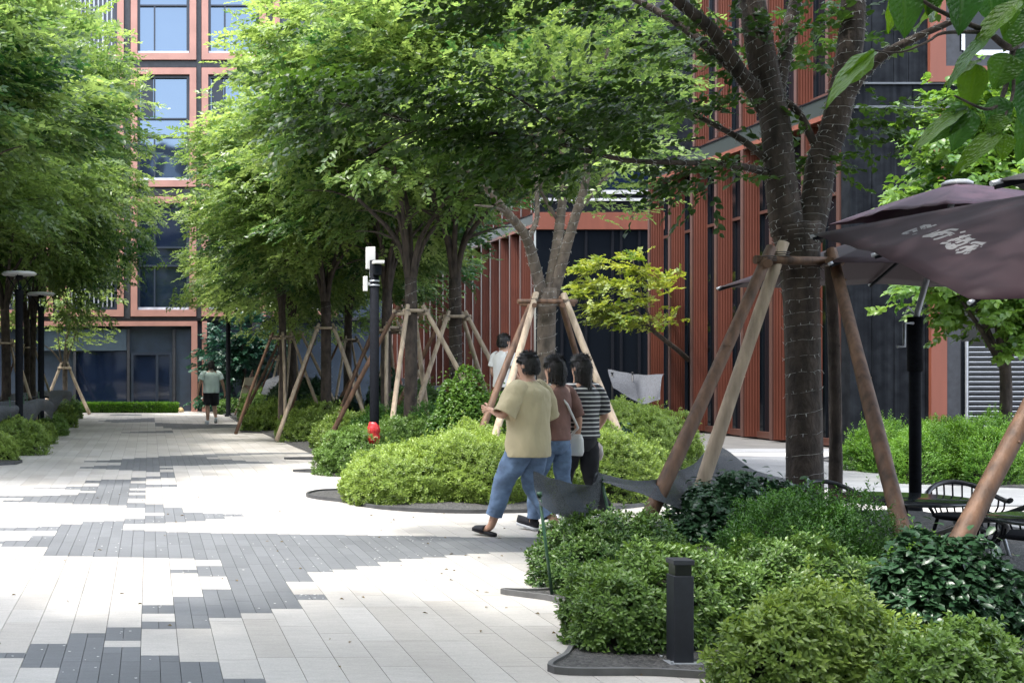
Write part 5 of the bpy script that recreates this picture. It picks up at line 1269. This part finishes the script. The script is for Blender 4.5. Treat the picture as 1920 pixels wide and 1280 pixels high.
# ------------------------------------------------------------------ cafe tables and chairs
def cafe_table(x, y, z, r, label):
    t = empty('cafe_table', (x, y, .0), label, 'cafe table', 'black cafe tables')
    mb = MB(); mb.lathe((0, 0, z-.03), [(r*.9, 0), (r, .008), (r, .026), (r*.985, .03)], 36); mb.build('tabletop', solid('black_glass_top', (.02, .024, .028), .12, var=.1), t)
    mb = MB(); mb.lathe((0, 0, 0), [(.24, 0), (.24, .015), (.04, .04), (.032, z-.05), (.12, z-.03)], 18); mb.build('pedestal', BLACKM, t)
    return t
def cafe_chair(x, y, yaw, h, label):
    t = empty('cafe_chair', (x, y, .0), label, 'cafe chair', 'black cafe armchairs', yaw)
    mb = MB(); mb.lathe((0, 0, .36), [(.23, 0), (.25, .012), (.25, .03), (.22, .036)], 20); mb.build('seat', BLACKM, t)
    arc = [Vector((math.cos(a)*.29, math.sin(a)*.27, h - .13*abs(math.cos(a))**2.2)) for a in [math.pi*(-.12 + 1.24*i/16) for i in range(17)]]
    mb = MB(); mb.tube(arc, .020, 8); mb.build('back_rail', solid('black_rail', (.03, .032, .036), .3), t)
    mb = MB()
    for i in range(2, 15):
        a = arc[i]; mb.tube([(a.x*.82, a.y*.82, .38), (a.x*.97, a.y*.97, (a.z+.38)/2), a], .007, 5)
    mb.build('back_slats', BLACKM, t)
    for sx in (-1, 1):
        for sy in (-1, 1):
            mb = MB(); mb.tube([(sx*.16, sy*.15, .365), (sx*.23, sy*.22, 0)], .014, 8); mb.build('leg', METAL_G if sy < 0 else BLACKM, t)
    return t
cafe_table(5.80, 9.85, .585, .50, 'black round table behind the right prop pole of the near tree')
cafe_table(5.95, 8.35, .60, .42, 'black round table nearest the glossy camellia')
for x, y, yaw, h, lab in ((5.72, 10.62, .05, .62, 'black slatted armchair showing its back rail left of the parasol pole'), (6.62, 10.35, -.15, .64, 'black slatted armchair right of the parasol pole'), (6.35, 9.2, -1.3, .62, 'black slatted armchair between the two tables'), (5.62, 8.9, 3.3, .56, 'black slatted armchair tucked under the nearer table'), (6.85, 8.3, -1.6, .62, 'black slatted armchair at the right of the nearer table')):
    cafe_chair(x, y, yaw, h, lab)
mb = MB(); mb.lathe((6.05, 8.4, .60), [(.035, 0), (.04, .01), (.04, .09), (.032, .1)], 14); tag(mb.build('glass_jar', winglass('smoked_glass', (.05, .06, .07), 0, .05)), 'small smoked glass jar on the nearer cafe table', 'jar')
# ------------------------------------------------------------------ people
SKIN = solid('skin', (.50, .29, .20), .55, var=.06, scale=8)
HAIR = solid('dark_hair', (.012, .010, .009), .5, var=.4, scale=40, bump=.4)
def skin_body(name, joints, edges, mat):
    names = list(joints); me = bpy.data.meshes.new(name)
    me.from_pydata([joints[k][0] for k in names], [(names.index(a), names.index(b)) for a, b in edges], [])
    o = obj(name, me, mat)
    m = o.modifiers.new('skin', 'SKIN'); m.use_smooth_shade = True
    for i, k in enumerate(names):
        r = joints[k][1]; me.skin_vertices[0].data[i].radius = r if isinstance(r, tuple) else (r, r)
        me.skin_vertices[0].data[i].use_root = (k == 'pelvis')
    s = o.modifiers.new('sub', 'SUBSURF'); s.levels = 2; s.render_levels = 2
    return o
def hand(J, E, side, wrist, dirv, palm, curl=.5):
    """palm, four curled fingers and a thumb that leaves the side of the palm"""
    d = Vector(dirv).normalized(); pn = Vector(palm).normalized(); s = d.cross(pn).normalized()
    w_ = Vector(wrist); pm = w_ + d*.05; kn = w_ + d*.085
    J[side+'palm'] = (tuple(pm), (.030, .018)); E.append((side+'wrist', side+'palm'))
    for i, (o, ln) in enumerate(((-.030, .066), (-.010, .076), (.010, .071), (.029, .054))):
        b = kn + s*o; a = curl*(.8 + .12*i)
        m1 = b + (d*math.cos(a*.5) + pn*math.sin(a*.5))*ln*.5; m2 = m1 + (d*math.cos(a*1.3) + pn*math.sin(a*1.3))*ln*.5
        for n_, p_, r_ in ((f'{side}f{i}a', b, .0105), (f'{side}f{i}b', m1, .0090), (f'{side}f{i}c', m2, .0075)): J[n_] = (tuple(p_), r_)
        E += [(side+'palm', f'{side}f{i}a'), (f'{side}f{i}a', f'{side}f{i}b'), (f'{side}f{i}b', f'{side}f{i}c')]
    tb = w_ + d*.03 - s*.030; J[side+'t1'] = (tuple(tb), .0125); J[side+'t2'] = (tuple(tb + d*.035 - s*.022 + pn*.012), .0105); J[side+'t3'] = (tuple(tb + d*.062 - s*.022 + pn*.028), .008)
    E += [(side+'palm', side+'t1'), (side+'t1', side+'t2'), (side+'t2', side+'t3')]
def person(loc, yaw, label, sc, legs, arms, hair='short', group=None, stout=1.0):
    """legs/arms: dict of joint positions in metres for a 1.70 m figure, x right, y forward, z up"""
    st = stout
    J = {'pelvis': ((0, 0, .93), (.15*st, .11*st)), 'waist': ((0, .005, 1.07), (.135*st, .10*st)), 'chest': ((0, .0, 1.25), (.155*st, .105*st)), 'collar': ((0, -.01, 1.385), (.11*st, .075)), 'neck': ((0, 0, 1.455), .056),
         'jaw': ((0, .015, 1.525), (.066, .075)), 'head': ((0, .008, 1.60), (.077, .092)), 'crown': ((0, -.005, 1.665), (.062, .072)), 'nose': ((0, .108, 1.567), .012)}
    E = [('pelvis', 'waist'), ('waist', 'chest'), ('chest', 'collar'), ('collar', 'neck'), ('neck', 'jaw'), ('jaw', 'head'), ('head', 'crown'), ('head', 'nose')]
    for s, sx in (('l', -1), ('r', 1)):
        hp = (sx*.085*st, 0, .88); kn, an, to = legs[s]
        J[s+'hip'] = (hp, .085*st); J[s+'knee'] = (kn, .056*st); J[s+'calf'] = (tuple(Vector(kn).lerp(Vector(an), .35) + Vector((0, -.015, 0))), .056*st); J[s+'ankle'] = (an, .036); J[s+'toe'] = (to, (.040, .026))
        E += [('pelvis', s+'hip'), (s+'hip', s+'knee'), (s+'knee', s+'calf'), (s+'calf', s+'ankle'), (s+'ankle', s+'toe')]
        sh = (sx*.175*st, -.01, 1.37); el, wr = arms[s][:2]
        J[s+'shoulder'] = (sh, .056*st); J[s+'elbow'] = (el, .041*st); J[s+'wrist'] = (wr, .026)
        E += [('collar', s+'shoulder'), (s+'shoulder', s+'elbow'), (s+'elbow', s+'wrist')]
        hand(J, E, s, wr, Vector(wr) - Vector(el) + Vector((0, 0, -.06)), (-sx, .25, 0), .7)
    o = skin_body('person', J, E, SKIN); o.location = loc; o.rotation_euler = (0, 0, yaw); o.scale = (sc, sc, sc)
    tag(o, label, 'person', group); o['J'] = 0; del o['J']
    # ears
    for sx in (-1, 1):
        mb = MB(); mb.loft([((sx*.080, -.005, 1.555), .008, .012), ((sx*.088, -.008, 1.575), .010, .018), ((sx*.086, -.008, 1.60), .008, .016)], 8); mb.build('ear', SKIN, o)
        mb = MB(); mb.lathe((sx*.032, .088, 1.592), [(.004, -.009), (.012, -.004), (.012, .004), (.004, .009)], 8); mb.build('eye', solid('eye', (.05, .04, .035), .2), o)
    # hair
    mb = MB(); rr = random.Random(int(sc*1000) + len(label)); n = 22
    lo = {'short': 1.535, 'long': 1.40, 'bob': 1.47}[hair]
    prof = [(.030, 1.712), (.066, 1.695), (.087, 1.665), (.097, 1.62), (.098, 1.575), (.092, lo+.02), (.080, lo)]
    vs = []; fs = []
    for j, (r_, z) in enumerate(prof):
        for i in range(n):
            a = 2*math.pi*i/n; front = max(0, math.sin(a)); zz = z
            if front > .25: zz = max(z, 1.63 + .02*front)
            k = 1 + .05*rr.uniform(-1, 1)
            vs.append((math.cos(a)*r_*.90*k, math.sin(a)*r_*1.12*k - .006, zz))
    for j in range(len(prof)-1):
        for i in range(n): fs.append((j*n+i, (j+1)*n+i, (j+1)*n+(i+1) % n, j*n+(i+1) % n))
    fs.append(tuple(range(n)))
    hv = np.array(vs); m_ = 2600; ia = RNG.integers(0, len(vs), m_); ib = np.minimum(ia + RNG.choice([1, n], m_), len(vs)-1); tt = RNG.random((m_, 1))
    P = hv[ia]*(1-tt) + hv[ib]*tt; out = norm(P - np.array([0, 0, 1.58])); D = np.array([0, -.1, -1.]) + out*.12 + RNG.normal(0, .12, (m_, 3)); top = P[:, 2] > 1.66
    D[top] = np.cross(out[top], np.array([.3, .2, 1.])) + out[top]*.12 + RNG.normal(0, .3, (top.sum(), 3)); L = RNG.uniform(.02, .042, m_)*(1.5 if hair != 'short' else 1)
    me = leaf_mesh('hair', [(P + out*.002, D, out, L, L*0 + .0030, RNG.random(m_), 'rh')], (vs, fs)); obj('hair', me, [HAIR, HAIR], o)
    return o, J
def sweep(mb, pts, rads, n=14, wr=0.0, seed=0, flare=None):
    """cloth tube along joints: (rx, ry) per point"""
    rr = random.Random(seed); pts = [Vector(p) for p in pts]; dense = []; dr = []
    for i in range(len(pts)-1):
        for s in range(5):
            f = s/5; dense.append(pts[i].lerp(pts[i+1], f)); dr.append(rads[i]*(1-f) + rads[i+1]*f)
    dense.append(pts[-1]); dr.append(rads[-1])
    mb.tube(dense, [r_*(1 + wr*math.sin(i*1.9+seed)) for i, r_ in enumerate(dr)], n, False)
FOLD = bpy.data.textures.new('cloth_folds', 'CLOUDS'); FOLD.noise_scale = .13; FOLD.noise_depth = 2
def folds(c, k=.02):
    s_ = c.modifiers.new('sub', 'SUBSURF'); s_.levels = s_.render_levels = 2
    d_ = c.modifiers.new('folds', 'DISPLACE'); d_.texture = FOLD; d_.strength = k; d_.mid_level = .5; d_.texture_coords = 'LOCAL'
    return c
def shirt(o, J, mat, hem=.84, st=1.0, sleeve=.75, loose=1.0, name='shirt', collar=None):
    mb = MB(); e = .018*loose
    mb.loft([((0, 0, hem), (.165+e)*st, (.125+e)*st), ((0, 0, hem+.02), (.172+e)*st, (.130+e)*st), ((0, 0, .98), (.166+e)*st, (.124+e)*st), ((0, 0, 1.10), (.164+e)*st, (.120+e)*st), ((0, 0, 1.24), (.178+e)*st, (.125+e)*st), ((0, -.004, 1.33), (.188+e)*st, (.115+e)*st), ((0, -.006, 1.385), (.165+e)*st, (.092+e)*st), ((0, -.006, 1.425), (.105+e)*st, .078), ((0, -.004, 1.452), .072, .068)], 28, False)
    for v in range(len(mb.v)):
        x, y, z = mb.v[v]
        if z < 1.3: k = 1 + .022*math.sin(x*31+z*17)*math.sin(z*23+y*19); mb.v[v] = (x*k, y*k, z)
    for s, sx in (('l', -1), ('r', 1)):
        sh = Vector(J[s+'shoulder'][0]); el = Vector(J[s+'elbow'][0]); wr_ = Vector(J[s+'wrist'][0])
        inn = sh + Vector((-sx*.06, 0, .0))
        if sleeve <= 1: sweep(mb, [inn, sh, sh.lerp(el, sleeve)], [.075*st, (.074+e*.5)*st, (.066+e*.8)*st], 14, .02, 1)
        else: sweep(mb, [inn, sh, el, el.lerp(wr_, sleeve-1)], [.075*st, (.072+e*.5)*st, .058+e*.5, .045+e*.5], 14, .03, 1)
    so_ = folds(mb.build(name, mat, o), .034 if loose > 1.2 else .02); sd_ = so_.modifiers.new('s', 'SOLIDIFY'); sd_.thickness = .004
    if collar:
        mb = MB(); mb.loft([((0, -.004, 1.43), .082, .076), ((0, -.004, 1.47), .068, .066)], 18, False); mb.build('collar', collar, so_)
    return so_
def trousers(o, J, mat, length=.9, st=1.0, wid=1.0, name='trousers'):
    mb = MB(); mb.loft([((0, 0, 1.02), .150*st, .115*st), ((0, 0, .95), .168*st, .130*st), ((0, -.005, .86), .178*st, .138*st), ((0, 0, .80), .170*st, .120*st), ((0, 0, .77), .10*st, .08*st)], 24, False)
    for s, sx in (('l', -1), ('r', 1)):
        hp = Vector(J[s+'hip'][0]) + Vector((0, 0, -.02)); kn = Vector(J[s+'knee'][0]); an = Vector(J[s+'ankle'][0])
        if length <= .5: sweep(mb, [hp, hp.lerp(kn, length*2)], [.098*st*wid, .092*st*wid], 16, .02, 2)
        else: sweep(mb, [hp, hp.lerp(kn, .5), kn, kn.lerp(an, (length-.5)*2)], [.098*st*wid, .090*st*wid, .072*wid, .062*wid], 16, .035, 3)
    return folds(mb.build(name, mat, o), .026)
def shoe(o, J, s, mat, sole, kind='sneaker'):
    an = Vector(J[s+'ankle'][0]); to = Vector(J[s+'toe'][0]); d = (to - an); d.z = min(d.z + .06, .0) if kind != 'lift' else d.z; f = Vector((d.x, d.y, (to.z - an.z + .075)*.8)).normalized(); up = Vector((0, 0, 1)); sd_ = f.cross(up).normalized(); up = sd_.cross(f)
    b = an + Vector((0, 0, -.062)) - f*.055; mb = MB()
    def ringz(z, k): return [b + f*(.27*t) + sd_*(w_*k) + up*z for t, w_ in ((0, -.02), (.12, -.034), (.45, -.036), (.72, -.047), (.92, -.034), (1, 0), (.92, .034), (.72, .047), (.45, .036), (.12, .034), (0, .02))]
    def stack(levels):
        n = 11; vs = []; fs = []
        for z, k in levels: vs += ringz(z, k)
        for j in range(len(levels)-1):
            for i in range(n): fs.append((j*n+i, j*n+(i+1) % n, (j+1)*n+(i+1) % n, (j+1)*n+i))
        fs.append(tuple(reversed(range(n)))); fs.append(tuple((len(levels)-1)*n+i for i in range(n))); mb.add(vs, fs, True)
    stack([(-.012, 1.0), (.012, 1.04), (.016, 1.0)]); base = mb.build('sole', sole, None); mb = MB()
    if kind == 'slipper':
        vs = []; fs = []; n = 9
        for j, t in enumerate((.42, .55, .70, .84)):
            for i in range(n): a = math.pi*i/(n-1); vs.append(b + f*(.27*t) + sd_*(math.cos(a)*.05) + up*(.012 + math.sin(a)*(.055 - .02*j*.5)))
        for j in range(3):
            for i in range(n-1): fs.append((j*n+i, j*n+i+1, (j+1)*n+i+1, (j+1)*n+i))
        mb.add(vs, fs, True)
    else:
        stack([(.016, 1.0), (.05, .98), (.07, .72), (.082, .40)]); mb.tube([b + f*.055 + up*.05, b + f*.055 + up*.10], .043, 10)
    u = mb.build('slipper' if kind == 'slipper' else 'shoe', mat, o)
    if kind == 'slipper': m = u.modifiers.new('s', 'SOLIDIFY'); m.thickness = .006
    base.parent = u
JEANS = solid('blue_denim', (.13, .20, .32), .8, var=.3, scale=9, bump=.8, stretch=(1, 1, 1.6), bscale=7)
KHAKI = solid('beige_cotton', (.50, .43, .27), .85, var=.1, scale=4, bump=.9, stretch=(1.4, 1.4, .8), bscale=6)
WHITE_C = solid('white_cotton', (.72, .72, .70), .8, var=.05, scale=5)
MINT = solid('pale_mint_polo', (.56, .68, .64), .8, var=.08, scale=5, bump=.9, bscale=6)
BLACK_C = solid('black_cloth', (.014, .014, .018), .85, var=.25)
BROWN_C = solid('dusty_rose_knit', (.20, .105, .085), .85, var=.2, bump=.8, bscale=7)
SHOE_W = solid('white_shoe', (.66, .68, .70), .5, var=.05)
STRIPE, n, l, p = newmat('striped_jersey')
tc = n.new('ShaderNodeTexCoord'); sx_ = n.new('ShaderNodeSeparateXYZ'); l.new(tc.outputs['Object'], sx_.inputs[0]); mt_ = n.new('ShaderNodeMath'); mt_.operation = 'MULTIPLY'; mt_.inputs[1].default_value = 1/.042; l.new(sx_.outputs['Z'], mt_.inputs[0])
fr_ = n.new('ShaderNodeMath'); fr_.operation = 'FRACT'; l.new(mt_.outputs[0], fr_.inputs[0]); lt_ = n.new('ShaderNodeMath'); lt_.operation = 'LESS_THAN'; lt_.inputs[1].default_value = .30; l.new(fr_.outputs[0], lt_.inputs[0])
mx = n.new('ShaderNodeMix'); mx.data_type = 'RGBA'; mx.inputs[6].default_value = (.035, .036, .042, 1); mx.inputs[7].default_value = (.60, .60, .58, 1); l.new(lt_.outputs[0], mx.inputs[0]); l.new(mx.outputs[2], p.inputs['Base Color']); p.inputs['Roughness'].default_value = .85

# three walkers heading left and away
y = 11.75; g = W(990, 0, y)
GP = 'three people strolling side by side'
o, J = person((g.x, y, .012), R(38), 'person in a loose beige T-shirt and jeans with black slippers, nearest the street', 1.0,
    {'l': ((-.10, .20, .50), (-.11, .33, .085), (-.11, .47, .035)), 'r': ((.10, .03, .49), (.12, -.24, .115), (.12, -.12, .045))},
    {'l': ((-.32, .04, 1.13), (-.27, .22, 1.19)), 'r': ((.30, -.02, 1.10), (.27, .18, .98))}, 'short', GP)
shirt(o, J, KHAKI, .76, 1.08, .95, 2.4, 'tshirt'); trousers(o, J, JEANS, .86, 1.02, 1.28, 'jeans')
for s in 'lr': shoe(o, J, s, BLACK_C, BLACK_C, 'slipper')
y = 12.25; g = W(1040, 0, y)
o, J = person((g.x, y, .012), R(30), 'person in a dusty rose top and jeans with a white bag strap', .98,
    {'l': ((-.08, .16, .49), (-.08, .20, .085), (-.08, .33, .035)), 'r': ((.09, -.02, .48), (.11, -.28, .14), (.11, -.17, .06))},
    {'l': ((-.27, -.04, 1.10), (-.27, .05, .87)), 'r': ((.27, -.06, 1.10), (.33, .02, .88))}, 'bob', GP)
shirt(o, J, BROWN_C, .90, .92, .9, 1.0, 'top'); trousers(o, J, JEANS, .95, .95, 1.05, 'jeans')
for s in 'lr': shoe(o, J, s, BLACK_C, SHOE_W)
mb = MB(); sweep(mb, [(-.10, .06, 1.44), (.02, .15, 1.25), (.19, .13, 1.02), (.24, .02, .93)], [.013]*4, 6); sweep(mb, [(-.10, -.02, 1.45), (.02, -.14, 1.25), (.19, -.12, 1.02), (.24, .02, .93)], [.013]*4, 6)
st_ = mb.build('strap', WHITE_C, None)
mb = MB(); mb.loft([((.27, .02, .74), .05, .12), ((.27, .02, .78), .06, .135), ((.27, .02, .90), .055, .13), ((.27, .02, .95), .035, .11)], 16)
bg = mb.build('shoulder_bag', WHITE_C, None); bg.location = o.location; bg.rotation_euler = o.rotation_euler; bg.scale = o.scale; tag(bg, 'small white bag hanging at the hip of the middle walker', 'bag'); st_.parent = bg
y = 12.55; g = W(1090, 0, y)
o, J = person((g.x, y, .012), R(22), 'person in a black and white striped T-shirt with long dark hair, right of the group', .985,
    {'l': ((-.08, .15, .49), (-.08, .18, .085), (-.08, .31, .035)), 'r': ((.09, -.03, .48), (.11, -.28, .13), (.11, -.17, .05))},
    {'l': ((-.27, -.03, 1.10), (-.27, .06, .88)), 'r': ((.28, -.02, 1.11), (.31, .17, .93))}, 'long', GP)
shirt(o, J, STRIPE, .90, .98, .85, 1.4, 'tshirt'); trousers(o, J, BLACK_C, .93, .95, 1.1)
for s in 'lr': shoe(o, J, s, SHOE_W, SHOE_W)
mb = MB(); mb.loft([((.33, .20, .66), .05, .10), ((.33, .20, .72), .07, .12), ((.33, .20, .80), .06, .11), ((.33, .20, .86), .02, .04)], 14)
bg = mb.build('shopping_bag', solid('clear_bag', (.46, .40, .37), .4, var=.2), None); bg.location = o.location; bg.rotation_euler = o.rotation_euler; bg.scale = o.scale; tag(bg, 'small pale carrier bag in the hand of the striped walker', 'bag')
# bystander at the back
y = 20.2; g = W(945, 0, y)
o, J = person((g.x, y, .40), R(-60), 'person in a white shirt half hidden behind the pale props, standing on the raised bed', 1.0,
    {'l': ((-.09, .03, .50), (-.09, -.01, .085), (-.09, .12, .035)), 'r': ((.09, .03, .50), (.09, -.01, .085), (.09, .12, .035))},
    {'l': ((-.24, -.02, 1.10), (-.20, .16, .95)), 'r': ((.24, -.02, 1.10), (.20, .16, .95))}, 'short')
shirt(o, J, WHITE_C, .88, 1.0, .6, 1.2); trousers(o, J, BLACK_C, .93, 1.0, 1.05)
for s in 'lr': shoe(o, J, s, BLACK_C, BLACK_C)
mb = MB(); mb.box((g.x-.8, y-.55, 0), (g.x+.8, y+.6, .39)); tag(bevel(mb.build('planter_step', solid('step_stone', (.22, .22, .21), .8)), .02), 'low stone step in the long bed under the person in the white shirt', 'step')
# man walking away down the street
g = G(396, 797)
o, J = person((g.x, g.y, .012), R(4), 'man in a pale mint polo shirt, black shorts and white sneakers walking away', 1.03,
    {'l': ((-.09, .03, .49), (-.10, -.03, .085), (-.11, .10, .035)), 'r': ((.10, .11, .50), (.11, -.14, .16), (.12, -.05, .06))},
    {'l': ((-.32, -.02, 1.10), (-.35, .04, .86)), 'r': ((.31, -.03, 1.11), (.37, .05, .87))}, 'short', None, 1.10)
shirt(o, J, MINT, .86, 1.14, .62, 1.5, 'polo_shirt', MINT); trousers(o, J, BLACK_C, .44, 1.12, 1.15, 'shorts')
for s in 'lr': shoe(o, J, s, SHOE_W, SHOE_W)
